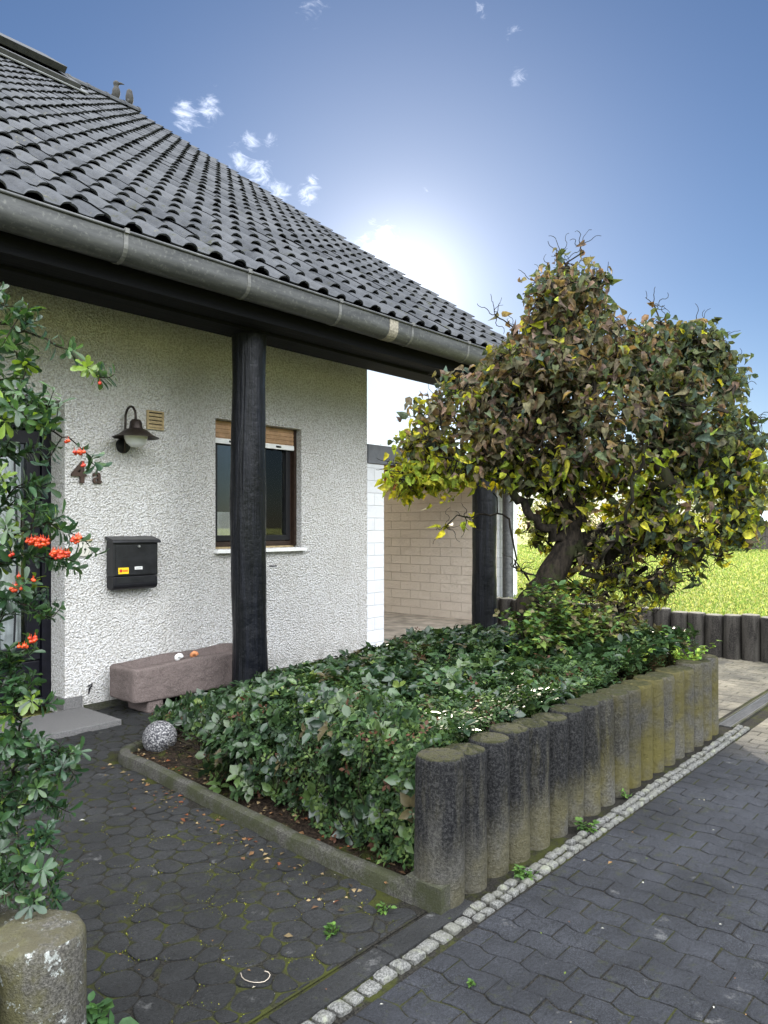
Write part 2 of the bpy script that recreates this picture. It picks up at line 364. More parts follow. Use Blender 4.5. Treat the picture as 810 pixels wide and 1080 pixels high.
def mk_zinc():
    m = M_('dull_zinc', .55, .5)
    st = m.map((1.2, 9, 9)); n = m.rng(m.noise(2.2, 6, .7, vec=st), .3, .7)
    c = m.mix(n, (.034, .036, .038), (.078, .080, .080)); c = m.mix(m.rng(m.noise(38, 4), .55, .7, 0, .35), c, (.19, .19, .175)); m.col(c); m.b.inputs['Metallic'].default_value = .3; m.bump(m.noise(30, 3), .001); return m.m
def mk_bark():
    m = M_('hazel_bark', .95, .1)
    n = m.noise(30, 5, .7, vec=m.map((1, 1, .35))); c = m.mix(m.rng(n, .35, .65), (.007, .006, .005), (.026, .021, .016)); c = m.mix(m.rng(m.noise(6, 4), .5, .65, 0, .6), c, (.022, .027, .009)); m.col(c); m.bump(n, .012); return m.m
def mk_soil():
    m = M_('planting_soil', 1, .05)
    c = m.mix(m.rng(m.noise(50, 5, .7), .35, .68), (.010, .008, .006), (.050, .036, .026)); c = m.mix(m.rng(m.noise(3.5, 5, .7), .52, .62, 0, .8), c, (.045, .055, .014)); m.col(c); m.bump(m.noise(60, 5, .7), .03); return m.m
def mk_lawn():
    m = M_('lawn_turf', .9, .1)
    c = m.mix(m.rng(m.noise(2.2, 6, .75), .3, .7), (.15, .18, .045), (.27, .28, .085)); c = m.mix(m.rng(m.noise(24, 4), .35, .7, 0, .6), c, (.36, .36, .13)); m.col(c); m.bump(m.noise(40, 4), .05); return m.m
def mk_glass(name, c=(.02, .022, .025), rough=.06):
    m = M_(name, rough, .5); m.col(c); return m.m

STUCCO = mk_stucco(); TILE = mk_tile(); PALE = mk_pale(); PILLAR = mk_pillar(); FENCE = mk_fence(); GRANITE = mk_granite(); BALL = mk_ball()
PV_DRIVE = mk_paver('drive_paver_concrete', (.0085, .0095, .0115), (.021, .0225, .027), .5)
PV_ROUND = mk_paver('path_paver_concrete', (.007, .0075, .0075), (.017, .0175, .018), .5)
JT_DRIVE = mk_joint('drive_joint_soil', .8, .48, .60); JT_PATH = mk_joint('path_joint_moss', .9, .44, .60)
WBRICK = mk_brick('white_painted_block', (.68, .69, .70), (.64, .65, .67), (.50, .51, .52), .004)
CBRICK = mk_brick('cream_painted_block', (.74, .66, .57), (.71, .63, .54), (.66, .58, .49), .018)
WOODB = mk_wood_black(); BEAM = mk_beam(); ZINC = mk_zinc(); BARK = mk_bark(); SOIL = mk_soil(); LAWN = mk_lawn()
LEAF_H = mk_leaf('hazel_leaf', .34, .65, .2, .55, (2.3, 2.1, .9)); LEAF_C = mk_leaf('glossy_cover_leaf', .15, .32, .45, .25, (1.8, 1.9, .9)); LEAF_S = mk_leaf('small_shrub_leaf', .15, .6, .2, .3, (1.8, 1.8, .9)); LEAF_P = mk_leaf('firethorn_leaf', .25, .34, .5, .2)
GRASSM = mk_leaf('grass_blade', .40, .6, .15, .3, (1.9, 1.8, 1.3)); LITTER = mk_leaf('fallen_leaf', .15, .8, .15, .3)
BRONZE = simple('dark_bronze_paint', (.030, .022, .018), .45, .3, 30, .001, .5)
BOXM = simple('black_painted_steel', (.014, .0145, .016), .34, .3, 14, .0006, .1, .4)
BLACKP = simple('black_plastic', (.008, .008, .010), .45, .2, 20, 0)
BROWNW = simple('brown_varnished_wood', (.032, .019, .013), .5, .3, 24, .001)
DOORM = simple('black_door_paint', (.005, .005, .008), .4, .3, 20, .001, 0, .2)
SHUT = simple('tan_shutter_slat', (.36, .22, .12), .55, .2, 18, .001)
OAK = simple('orange_brown_board', (.42, .17, .07), .6, .3, 18, .002)
TANW = simple('weathered_tan_wood', (.34, .26, .14), .7, .25, 40, .001)
WHITE = simple('white_paint', (.74, .74, .72), .5, .08, 12, .001)
BEIGE = simple('beige_plastic', (.50, .48, .42), .5, .1, 20, 0)
SANDST = M_('red_sandstone', .95, .1)
_n = SANDST.noise(160, 3, .7); SANDST.col(SANDST.mix(SANDST.rng(_n, .3, .7), SANDST.mix(SANDST.rng(SANDST.noise(7, 4), .35, .65), (.070, .053, .050), (.125, .096, .090)), (.20, .165, .15))); SANDST.bump(SANDST.math('ADD', _n, SANDST.math('MULTIPLY', SANDST.noise(22, 4), 2.0)), .010); SANDST = SANDST.m
STEP = M_('granite_slab', .8, .2); _n = STEP.noise(220, 3, .8); STEP.col(STEP.mix(STEP.rng(_n, .35, .65), (.055, .055, .055), (.17, .165, .16))); STEP.bump(_n, .002); STEP = STEP.m
KERB = M_('kerb_concrete', .95, .1); _n = KERB.noise(120, 3, .7); KERB.col(KERB.mix(KERB.rng(KERB.noise(6, 5, .7), .38, .62, 0, .8), KERB.mix(KERB.rng(_n, .35, .68), (.032, .031, .028), (.085, .082, .072)), (.030, .034, .015))); KERB.bump(_n, .005); KERB = KERB.m
SLATE = simple('grey_fascia', (.13, .135, .15), .6, .15, 12, .001)
CONC = simple('carport_concrete', (.27, .235, .19), .9, .35, 4, .003)
DIRT = simple('pale_gravel_verge', (.20, .18, .13), 1, .4, 30, .01)
CURT = simple('sheer_curtain', (.80, .80, .80), .8, .2, 9, 0)
FROST = M_('frosted_glass', .35, .5); FROST.col((.66, .67, .66)); FROST = FROST.m
YEL = simple('yellow_sticker', (.75, .50, .02), .5, .05, 20, 0); RED = simple('red_print', (.45, .04, .02), .5, .05, 20, 0); INK = simple('dark_print', (.10, .06, .02), .5, .05, 20, 0)
STEEL = simple('bright_steel', (.5, .5, .5), .3, .1, 30, 0, .9)
BERRY = M_('firethorn_berry', .32, .5); BERRY.col(BERRY.mix(BERRY.rng(BERRY.noise(45, 2), .4, .6), (.36, .022, .008), (.52, .060, .010))); BERRY = BERRY.m
GLASS = mk_glass('dark_window_glass')
SHEDW = simple('dark_boarding', (.045, .04, .036), .8, .4, 8, .002); SHEDR = simple('blue_grey_sheet_roof', (.42, .47, .54), .5, .12, 4, .001); STONEF = simple('grey_terracotta', (.030, .029, .028), .8, .3, 25, .003)
SKYL = simple('grey_metal_flashing', (.16, .165, .17), .55, .2, 8, 0, .2)

# ------------------------------------------------------------------ the setting
g = MB(); 
xs = [-400, -30, 9.14]; 
g.add([(-600, -600, -.03), (700, -600, -.03), (700, 700, -.03), (-600, 700, -.03)], [(0, 1, 2, 3)])
g.build('ground', LAWN, kind='structure')
g = MB(); g.prism([(9.20, -90), (260, -90), (260, 160), (10.62, 160), (10.62, 6.2), (9.20, 6.2)], -.02, .40, 'z'); g.build('lawn', LAWN, kind='structure')

# drive: wavy interlocking pavers laid in rows across
jb = MB(); jb.add([(-3, -4.5, -.006), (9.2, -4.5, -.006), (9.2, 5.9, -.006), (-3, 5.9, -.006)], [(0, 1, 2, 3)])
jb.build('paving_joint_bed', JT_DRIVE, kind='structure')
def ngon_paver(mb, pts, z, inset=.006, drop=.006, tilt=.002):
    pts = np.array(pts); c = pts.mean(0); n = len(pts)
    tx, ty = random.gauss(0, tilt)*6, random.gauss(0, tilt)*6; z = z+random.gauss(0, .0012)
    def ring(s, dz):
        q = c+(pts-c)*s; return [(x, y, z+dz+(x-c[0])*tx+(y-c[1])*ty) for x, y in q]
    r = np.mean(np.linalg.norm(pts-c, axis=1)); s1 = 1-inset/r; s2 = 1-2.4*inset/r
    v = ring(1, -.03)+ring(1, -drop)+ring(s1, -drop*.3)+ring(s2, 0)
    f = [tuple(3*n+i for i in range(n))]
    for k in range(3): f += [(k*n+i, k*n+(i+1) % n, (k+1)*n+(i+1) % n, (k+1)*n+i) for i in range(n)]
    mb.add(v, f)
def wave(y): return .010*math.sin(2*math.pi*y/.165)+.003*math.sin(4*math.pi*y/.165+.6)
mb = MB(); RW = .112; PL = .165
x = -1.0; row = 0
while x < 9.0:
    y = -3.2 + (PL/2 if row % 2 else 0)
    while y < 1.57:
        y2 = min(y+PL, 1.584); gp = .0022+abs(random.gauss(0, .0012))
        if y2-y > .05:
            k = 7; a = [(x+gp+wave(yy), yy) for yy in np.linspace(y+gp, y2-gp, k)]; b = [(x+RW-gp+wave(yy), yy) for yy in np.linspace(y2-gp, y+gp, k)]
            ngon_paver(mb, a+b, 0.0, .005, .004)
        y += PL
    x += RW; row += 1
# beyond the planter the same paving carries on towards the house
x = 6.05
row = 0
while x < 9.05:
    y = 1.86 + (PL/2 if row % 2 else 0)-PL
    while y < 5.7:
        y1 = max(y, 1.86); y2 = min(y+PL, 5.7); gp = .0022
        if y2-y1 > .05:
            k = 7; a = [(x+gp+wave(yy), yy) for yy in np.linspace(y1+gp, y2-gp, k)]; b = [(x+RW-gp+wave(yy), yy) for yy in np.linspace(y2-gp, y1+gp, k)]
            ngon_paver(mb, a+b, 0.0, .005, .004)
        y += PL
    x += RW; row += 1
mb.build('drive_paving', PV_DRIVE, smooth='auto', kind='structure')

# path: rounded pavers of mixed size, power diagram cells
jb = MB(); jb.add([(-3, 1.79, -.001), (2.40, 1.79, -.001), (2.62, 4.6, -.001), (6.0, 5.0, -.001), (6.0, 5.83, -.001), (-3, 5.83, -.001)], [(0, 1, 2, 3, 4, 5)]); jb.build('path_joint_moss', JT_PATH, kind='structure')
pts = []; S = .118; j = 0; yy = 1.76
while yy < 5.9:
    xx = -1.6+(S/2 if j % 2 else 0)
    while xx < 6.1:
        pts.append((xx+random.uniform(-.022, .022), yy+random.uniform(-.022, .022), random.choice((0, .0022, .0042, .0055)))); xx += S
    yy += S*.88; j += 1
grid = {}
for i, p in enumerate(pts): grid.setdefault((int(p[0]//.2), int(p[1]//.2)), []).append(i)
def clip(poly, nx, ny, d):
    out = []
    for i in range(len(poly)):
        a = poly[i]; b = poly[(i+1) % len(poly)]; da = a[0]*nx+a[1]*ny-d; db = b[0]*nx+b[1]*ny-d
        if da <= 0: out.append(a)
        if (da < 0) != (db < 0) and abs(da-db) > 1e-12:
            t = da/(da-db); out.append((a[0]+(b[0]-a[0])*t, a[1]+(b[1]-a[1])*t))
    return out
def kerb_x(y): return 2.30+(y-1.82)*.094
mb = MB()
for i, p in enumerate(pts):
    if p[1] < 4.36 and p[0] > kerb_x(p[1])-.04: continue
    if p[0] > 2.50 and p[1] < 4.60+.14*(p[0]-2.7): continue
    if p[0] > 3.9 and p[1] < 4.86: continue
    if p[0] > 5.95: continue
    poly = [(p[0]-.15, p[1]-.15), (p[0]+.15, p[1]-.15), (p[0]+.15, p[1]+.15), (p[0]-.15, p[1]+.15)]
    gx, gy = int(p[0]//.2), int(p[1]//.2)
    for a in (-1, 0, 1):
        for b in (-1, 0, 1):
            for k in grid.get((gx+a, gy+b), []):
                if k == i: continue
                q = pts[k]; dx, dy = q[0]-p[0], q[1]-p[1]; dd = math.hypot(dx, dy)
                if dd > .28: continue
                m_ = (dd*dd+p[2]-q[2])/(2*dd); nx, ny = dx/dd, dy/dd
                poly = clip(poly, nx, ny, p[0]*nx+p[1]*ny+m_-.003)
                if len(poly) < 3: break
    if len(poly) < 3: continue
    poly = clip(poly, 0, -1, -1.80); poly = clip(poly, 0, 1, 5.83) if len(poly) > 2 else poly
    if len(poly) < 3: continue
    for _ in range(2):
        q = []
        for k in range(len(poly)):
            a = poly[k]; b = poly[(k+1) % len(poly)]
            q.append((a[0]*.78+b[0]*.22, a[1]*.78+b[1]*.22)); q.append((a[0]*.22+b[0]*.78, a[1]*.22+b[1]*.78))
        poly = q
    ngon_paver(mb, poly, .004+random.uniform(-.0012,.0012), .004, .004, .005)
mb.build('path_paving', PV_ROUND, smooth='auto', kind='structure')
mb = MB(); x = -2
while x < 2.2:
    mb.box(x+.003, x+.497, 1.675, 1.775, -.04, .004); x += .5
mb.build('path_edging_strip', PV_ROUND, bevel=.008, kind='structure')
# granite setts along the drive edge
mb = MB()
def sett(x0, x1, y0, y1):
    n = 8; cx, cy = (x0+x1)/2, (y0+y1)/2; a, b = (x1-x0)/2, (y1-y0)/2; p = []
    for k in range(n*2):
        t = 2*math.pi*k/(n*2); c, s_ = math.cos(t), math.sin(t); m_ = max(abs(c), abs(s_))**.8
        p.append((cx+a*c/m_*random.uniform(.88, 1), cy+b*s_/m_*random.uniform(.88, 1)))
    ngon_paver(mb, p, .012+random.uniform(-.004, .006), .007, .010, .012)
x = -1.0
while x < 2.35:
    w = random.uniform(.055, .085); sett(x+.004, x+w-.004, 1.605+random.uniform(-.006, .006), 1.665+random.uniform(-.004, .004)); x += w
while x < 5.95:
    w = random.uniform(.050, .080); sett(x+.004, x+w-.004, 1.592, 1.630+random.uniform(-.004, .006)); sett(x+.004+.01, x+w-.004+.01, 1.640, 1.682+random.uniform(-.004, .004)); x += w
mb.build('granite_sett_edging', GRANITE, smooth='auto', kind='structure')
# planting bed soil
mb = MB(); nx_, ny_ = 60, 44; v = []; f = []
def soil_z(x, y):
    e = min(max((x-kerb_x(y)-.05)/.9, 0), 1); return .035+.30*e*e*(3-2*e)*(1-.55*min(max((y-3.2)/1.4, 0), 1))
for j in range(ny_):
    for i in range(nx_):
        y = 1.86+(4.78-1.86)*j/(ny_-1); x = kerb_x(y)+.02+(5.84-kerb_x(y)-.02)*i/(nx_-1)
        out_ = y > 4.50+.13*max(0, x-2.74) or (x < 2.74 and y > 4.30 and math.hypot(x-2.735, y-4.30) > .21)
        v.append((x, y, -.06 if out_ else soil_z(x, y)+random.uniform(-.008, .008)))
for j in range(ny_-1):
    for i in range(nx_-1): a = j*nx_+i; f.append((a, a+1, a+nx_+1, a+nx_))
mb.add(v, f); mb.build('planting_soil', SOIL, smooth=True, kind='structure')
# path continues behind: doorstep and drain
mb = MB(); mb.box(0.9, 2.99, 5.22, 5.825, -.02, .045); mb.build('doorstep', STEP, bevel=.006, label='low speckled granite slab step in front of the house door', cat='step')
dr = thing('drain_channel', 'narrow grey linear drain channel running on from the end of the planter wall', 'drain', (5.95, 1.755, 0))
mb = MB(); mb.box(5.95, 9.0, 1.695, 1.712, -.05, .004); mb.box(5.95, 9.0, 1.808, 1.825, -.05, .004); mb.box(5.95, 9.0, 1.712, 1.808, -.05, -.02); mb.build('channel_body', KERB, dr)
mb = MB(); x = 5.96
while x < 8.98: mb.box(x, x+.013, 1.7125, 1.8075, -.012, .001); x += .021
mb.box(5.95, 9.0, 1.7125, 1.722, -.016, .0015); mb.box(5.95, 9.0, 1.798, 1.8075, -.016, .0015); mb.build('grating', ZINC, dr)

# ------------------------------------------------------------------ the house
house = thing('house', 'white roughcast house with dark tiled roof, black timber porch posts and number 4a', 'house', (3, 5.83, 0))
WY = 5.83; XC = 6.43; UE = 8.52; RIDGE_Y = 14.29; EY = 4.58; SL = .695
def roof_z(y): return 3.515+SL*(y-4.6)
# walls: front with door and window openings
mb = MB()
WX0, WX1, WZ0, WZ1 = 4.30, 5.40, 1.29, 2.53; DX0, DX1, DZ1 = 1.45, 2.845, 2.50
TH = .32
mb.box(DX1, WX0, WY, WY+TH, 0, 3.9); mb.box(WX1, XC, WY, WY+TH, 0, 3.9); mb.box(WX0, WX1, WY, WY+TH, 0, WZ0-.0); mb.box(WX0, WX1, WY, WY+TH, WZ1, 3.9)
mb.box(DX0, DX1, WY, WY+TH, DZ1, 3.9); mb.box(-6, DX0, WY, WY+TH, 0, 3.9)
mb.prism([(WY+TH, 0), (22.7, 0), (22.7, 3.9), (RIDGE_Y, roof_z(RIDGE_Y)-.25), (WY+TH, roof_z(WY+TH)-.22)], XC-.3, XC, 'x')
wall = mb.build('wall', STUCCO, house)
mb = MB(); mb.box(-6, DX0, WY-.012, WY, 0, .10); mb.box(DX1+.0, 2.985, WY-.018, WY+.0, .045, .135); mb.box(DX1-.018, DX1, WY-.018, WY+.23, .045, .135)
mb.build('skirting_tile', STEP, house, bevel=.003)
mb = MB(); mb.box(3.0, XC+.012, WY-.012, WY, -.02, .055); mb.box(3.0, XC+.01, WY-.03, WY-.012, -.02, .028); mb.build('base_strip', KERB, house)
# interior void behind the openings (dark room)
mb = MB(); mb.box(-5.9, XC-.32, WY+1.6, WY+1.65, 0, 3.6); mb.build('inner_wall', simple('dim_room', (.12, .11, .10), .9, .1, 4, 0), house)
# roof tiles with real relief
mb = MB(); CW = .2235; COURSE_Y = .365*math.cos(math.atan(SL)); sl = math.atan(SL); cs, sn = math.cos(sl), math.sin(sl)
X0 = -6.0; NC = int((UE-X0)/CW); X0 = UE-NC*CW; K = 14; NR = int((RIDGE_Y-EY)/COURSE_Y)+1
prof = [math.sqrt(max(0, 1-((((k/K+.5) % 1)-.5)/.275)**2))*.90+.10*(.5+.5*math.cos(2*math.pi*k/K)) for k in range(K)]
V = []; Fc = []; n0 = 0
for r_ in range(NR):
    y0 = EY+r_*COURSE_Y; y1 = min(y0+COURSE_Y*1.16, RIDGE_Y+.0)
    for c_ in range(NC):
        jz = random.gauss(0, .0032); jy = random.gauss(0, .006); jw = random.gauss(0, .0018)
        for (yy, amp, lift) in ((y0+jy+.003, .038, -.007), (y0+jy, .042, .003), ((y0+y1)/2, .033, .000), (y1, .020, -.012)):
            bz = roof_z(yy)
            for k in range(K+1):
                p = prof[k % K]; h = amp*p+lift+jz+jw*k/K
                V.append((X0+c_*CW+CW*(k/K), yy-h*sn, bz+h*cs))
        for a in range(3):
            for k in range(K):
                q = n0+a*(K+1)+k; Fc.append((q, q+1, q+K+2, q+K+1))
        n0 += 4*(K+1)
mb.add(V, Fc)
roof = mb.build('roof', TILE, house, smooth='auto', noflip=1)
mb = MB()   # far slope, underlay and boarded underside
mb.prism([(RIDGE_Y, roof_z(RIDGE_Y)+.0), (24.2, roof_z(RIDGE_Y)-SL*(24.2-RIDGE_Y)), (24.2, roof_z(RIDGE_Y)-SL*(24.2-RIDGE_Y)-.14), (RIDGE_Y, roof_z(RIDGE_Y)-.16)], X0, UE, 'x')
mb.build('rear_slope', TILE, roof)
mb = MB(); mb.prism([(EY+.03, roof_z(EY)-.025), (RIDGE_Y, roof_z(RIDGE_Y)-.045), (RIDGE_Y, roof_z(RIDGE_Y)-.16), (EY+.03, roof_z(EY)-.14)], X0, UE-.04, 'x')
mb.build('soffit', BEAM, roof)
mb = MB(); mb.prism([(EY+.01, roof_z(EY)-.01), (RIDGE_Y, roof_z(RIDGE_Y)-.01), (RIDGE_Y, roof_z(RIDGE_Y)-.30), (EY+.01, roof_z(EY)-.26)], UE-.038, UE-.012, 'x'); mb.build('barge_board', BEAM, roof)
mb = MB(); x = X0
while x < UE-.05:                                        # ridge caps
    L_ = min(.42, UE+.03-x); pts_ = [(RIDGE_Y+.14*math.cos(t), roof_z(RIDGE_Y)-.03+.13*math.sin(t)) for t in np.linspace(0, math.pi, 9)]
    mb.prism(pts_, x, x+L_*.96, 'x'); pts2 = [(RIDGE_Y+(a-RIDGE_Y)*1.1, roof_z(RIDGE_Y)-.03+(b-roof_z(RIDGE_Y)+.03)*1.1) for a, b in pts_]; mb.prism(pts2, x+L_*.88, x+L_, 'x'); x += .40
mb.build('ridge_cap', TILE, roof)
SLATED = simple('dark_grey_cladding', (.035, .036, .038), .5, .2, 8, .001)
# skylight close under the ridge, sash tilted
sk = MB(); 
def roofbox(mbx, xa, xb, ya, yb, h0, h1):
    mbx.prism([(ya-h0*sn, roof_z(ya)+h0*cs), (yb-h0*sn, roof_z(yb)+h0*cs), (yb-h1*sn, roof_z(yb)+h1*cs), (ya-h1*sn, roof_z(ya)+h1*cs)], xa, xb, 'x')
for a in ((5.0, 6.42, 12.62, 12.74), (5.0, 5.1, 12.76, 14.0), (6.32, 6.42, 12.76, 14.0), (5.0, 6.42, 14.02, 14.12)): roofbox(sk, *a, .04, .15)
sky_w = sk.build('skylight', SLATED, house, bevel=.006)
sk = MB(); roofbox(sk, 4.9, 6.52, 12.50, 12.60, .055, .075); roofbox(sk, 4.86, 4.99, 12.62, 14.1, .055, .08); roofbox(sk, 6.43, 6.56, 12.62, 14.1, .055, .08); sk.build('flashing', SKYL, sky_w)
sk = MB(); roofbox(sk, 5.12, 6.30, 12.76, 14.0, .07, .10); sk.build('pane', GLASS, sky_w)
sk = MB(); ya = 12.86; sk.prism([(ya+.1, roof_z(ya)+.42), (ya+.20, roof_z(ya)+.34), (ya+1.15, roof_z(ya)+.94), (ya+1.05, roof_z(ya)+1.06)], 5.02, 6.38, 'x'); sk.build('sash', SLATED, sky_w, bevel=.01)
# gutter
GY, GZ, GR = 4.50, 3.315, .098
def gut(y_off=0, r=GR, top=.075): 
    o_ = [(GY+y_off-r, GZ+top)]+[(GY+y_off+r*math.cos(t), GZ+r*math.sin(t)) for t in np.linspace(math.pi, 2*math.pi, 13)]+[(GY+y_off+r, GZ+top+.01)]
    return o_
def gutter_shell(mbx, xa, xb, r0, r1, top0=.075):
    o_ = gut(0, r1, top0); i_ = gut(0, r0, top0); n = len(o_)
    v = [(xa, *p) for p in o_]+[(xa, *p) for p in i_]+[(xb, *p) for p in o_]+[(xb, *p) for p in i_]; f = []
    for k in range(n-1):
        f += [(k, k+1, 2*n+k+1, 2*n+k), (n+k+1, n+k, 3*n+k, 3*n+k+1), (k, n+k, n+k+1, k+1), (2*n+k, 2*n+k+1, 3*n+k+1, 3*n+k)]
    f += [(0, 2*n, 3*n, n), (n-1, 2*n-1, 4*n-1, 3*n-1)]
    mbx.add(v, f)
mb = MB(); gutter_shell(mb, -6, UE+.02, GR-.004, GR); mb.tube([(-6, GY-GR-.004, GZ+.082), (UE+.02, GY-GR-.004, GZ+.082)], .011, 10)
mb.prism(gut(), UE+.018, UE+.024, 'x')
gutter = mb.build('gutter', ZINC, house, smooth='auto')
BR = simple('gutter_strap_zinc', (.13, .13, .125), .5, .2, 20, .001, .4)
for x in (-3.3, -2.3, -1.35, -.37, .6, 1.57, 2.55, 3.55, 4.52, 5.49, 6.41, 7.38):
    b = MB(); gutter_shell(b, x-.015, x+.015, GR-.001, GR+.004); b.box(x-.015, x+.015, GY-GR-.022, GY-GR-.0, GZ+.07, GZ+.10); b.build('gutter_bracket', BR, gutter)
b = MB(); gutter_shell(b, 5.16, 5.28, GR-.001, GR+.003); b.build('gutter_joint', simple('pale_solder_patch', (.22, .20, .16), .6, .3, 40, .001), gutter)
mb = MB(); mb.box(-6, UE-.05, 4.615, 4.64, 3.13, 3.47); mb.build('fascia', BEAM, house)
mb = MB(); mb.box(-6, UE-.15, 4.85, 5.15, 3.11, 3.48); mb.build('beam', BEAM, house, bevel=.008)
mb = MB(); mb.box(-6, UE-.1, 4.645, 4.845, 3.135, 3.16); mb.build('eaves_board', BEAM, house)
# posts: whole round logs
def post(cx, cy, seed):
    rr = random.Random(seed); b = MB(); v = []; f = []; n = 28; m_ = 44; ph = [rr.uniform(0, 6.3) for _ in range(8)]
    for i in range(m_):
        z = 3.12*i/(m_-1); ox = .008*math.sin(z*2.1+ph[0]); oy = .006*math.sin(z*1.7+ph[1]); r0 = .150+.004*math.sin(z*3.3+ph[2])-.0025*z
        for k in range(n):
            t = 2*math.pi*k/n; r = r0+.0035*math.sin(3*t+ph[3]+z)+.0025*math.sin(5*t+ph[4]-z*2)+.0022*math.sin(z*9+ph[5]+2*t)
            for (kz, kt) in ((.9+ph[6]*.2, ph[5]), (1.9+ph[7]*.08, ph[6])):
                r += .010*math.exp(-((z-kz)/.05)**2-((math.sin((t-kt)/2))/.18)**2)
            v.append((cx+ox+r*math.cos(t), cy+oy+r*math.sin(t), z))
    for i in range(m_-1):
        for k in range(n): f.append((i*n+k, i*n+(k+1) % n, (i+1)*n+(k+1) % n, (i+1)*n+k))
    b.add(v, f); return b.build('post', WOODB, house, smooth=True)
p1 = post(4.03, 5.0, 3); p2 = post(7.62, 5.0, 9)
b = MB(); hp = P(284, 597, 6.42); b.tube([hp, hp+np.array([.055, -.03, 0])], .006, 6); b.build('hook', BLACKP, p1)
# window
win = MB(); FYw = WY+.13
def frame(mbx, x0, x1, z0, z1, y0, y1, w):
    mbx.box(x0, x1, y0, y1, z1-w, z1); mbx.box(x0, x1, y0, y1, z0, z0+w); mbx.box(x0, x0+w, y0, y1, z0+w, z1-w); mbx.box(x1-w, x1, y0, y1, z0+w, z1-w)
frame(win, WX0+.002, WX1-.002, WZ0+.02, WZ1-.002, FYw, FYw+.08, .05)
window = win.build('window', BROWNW, house, bevel=.004)
b = MB(); frame(b, WX0+.055, (WX0+WX1)/2-.002, WZ0+.075, WZ1-.055, FYw-.014, FYw+.05, .055); frame(b, (WX0+WX1)/2+.002, WX1-.055, WZ0+.075, WZ1-.055, FYw-.014, FYw+.05, .055); b.build('sash', BLACKP, window, bevel=.004)
b = MB(); b.box(WX0+.1, WX1-.1, FYw+.02, FYw+.03, WZ0+.12, WZ1-.1)
gm = M_('window_glass_clear', .03, .5); gm.col((.9, .92, .92)); tr_ = gm.node('ShaderNodeBsdfTransparent'); tr_.inputs[0].default_value = (.88, .90, .90, 1); gl_ = gm.node('ShaderNodeBsdfGlossy'); gl_.inputs['Roughness'].default_value = .02; lw = gm.node('ShaderNodeFresnel'); lw.inputs[0].default_value = 1.6
mx = gm.node('ShaderNodeMixShader'); gm.link(lw.outputs[0], mx.inputs[0]); gm.link(tr_.outputs[0], mx.inputs[1]); gm.link(gl_.outputs[0], mx.inputs[2]); gm.link(mx.outputs[0], gm.t.nodes['Material Output'].inputs[0]); CLEAR = gm.m
b.build('pane', CLEAR, window)
def curtain(x0, x1, y, z0, z1, amp=.015, per=.06, low=None):
    b = MB(); n = 60; v = []; f = []
    for i in range(n+1):
        x = x0+(x1-x0)*i/n; yy_ = y+amp*math.sin(2*math.pi*x/per+1.3*math.sin(x*9)); zb = z0 if low is None else low(x)
        v += [(x, yy_, zb), (x, yy_, z1)]
    for i in range(n): f.append((2*i, 2*i+2, 2*i+3, 2*i+1))
    b.add(v, f); return b
curtain(WX1-.42, WX1-.24, FYw+.055, WZ0+.08, WZ1-.05).build('curtain', CURT, window, smooth=True)
curtain(WX0+.08, WX1-.08, FYw+.09, WZ0+.08, WZ0+.36).build('cafe_curtain', CURT, window, smooth=True)
b = MB(); z = WZ1-.004; 
while z > WZ1-.17: b.box(WX0+.03, WX1-.03, FYw-.042, FYw-.030, z-.036, z-.004); b.box(WX0+.03, WX1-.03, FYw-.038, FYw-.033, z-.040, z); z -= .040
b.build('roller_shutter', SHUT, window, bevel=.002)
b = MB(); b.box(WX0+.03, WX1-.03, FYw-.05, FYw-.026, WZ1-.222, WZ1-.172); b.build('shutter_bar', WHITE, window, bevel=.004)
for x in (WX0+.22, WX1-.28):
    b = MB(); b.box(x, x+.06, FYw-.060, FYw-.050, WZ1-.205, WZ1-.188); b.build('shutter_stop', BLACKP, window)
for xa in (WX0+.002, WX1-.030):
    b = MB(); b.box(xa, xa+.028, FYw-.055, FYw-.002, WZ0+.02, WZ1-.002); b.build('shutter_guide', BROWNW, window)
b = MB(); b.box(WX0-.015, WX1+.035, WY-.055, FYw, WZ0-.038, WZ0-.004); b.build('sill', WHITE, window, bevel=.004); b = MB(); b.box(WX0+.002, WX1-.002, FYw-.02, FYw+.09, WZ0-.004, WZ0+.018); b.build('sill_trim', TANW, window)
# door
DY = WY+.23
b = MB(); frame(b, DX0, DX1, .05, DZ1-.14, DY, DY+.09, .075); b.box(DX0, DX1, DY+.01, DY+.08, DZ1-.14, DZ1+.02); b.box(2.02, 2.08, DY+.002, DY+.088, .125, DZ1-.22)
door = b.build('door', DOORM, house, bevel=.004)
b = MB(); 
for (x0, x1) in ((1.53, 2.015), (2.085, 2.765)):
    b.box(x0, x1, DY+.03, DY+.07, .13, .42); frame(b, x0, x1, .43, DZ1-.225, DY+.02, DY+.07, .11)
b.build('door_leaf', DOORM, door, bevel=.006)
b = MB(); b.box(2.19, 2.66, DY+.045, DY+.052, .53, DZ1-.33); b.build('pane', CLEAR, door); b = MB(); b.box(1.63, 1.91, DY+.045, DY+.052, .53, DZ1-.33); b.build('side_pane', CLEAR, door)
curtain(2.20, 2.66, DY+.12, .5, DZ1-.34, .02, .09).build('curtain', CURT, door, smooth=True)
b = MB(); b.tube([(2.13, DY+.02, 1.08), (2.13, DY-.045, 1.08), (2.25, DY-.045, 1.08)], .011, 8); b.lathe([(.0, 0), (.026, 0), (.026, .01)], (2.13, DY+.012, 1.08), 'y', 16); b.build('handle', STEEL, door, smooth='auto')
b = MB()
for x in (2.19+.13, 2.19+.26, 2.19+.37): b.tube([(x, DY+.03, .54), (x+.03*math.sin(x*40), DY+.03, 1.3), (x, DY+.03, DZ1-.34)], .008, 6)
b.build('door_grille', BLACKP, door)

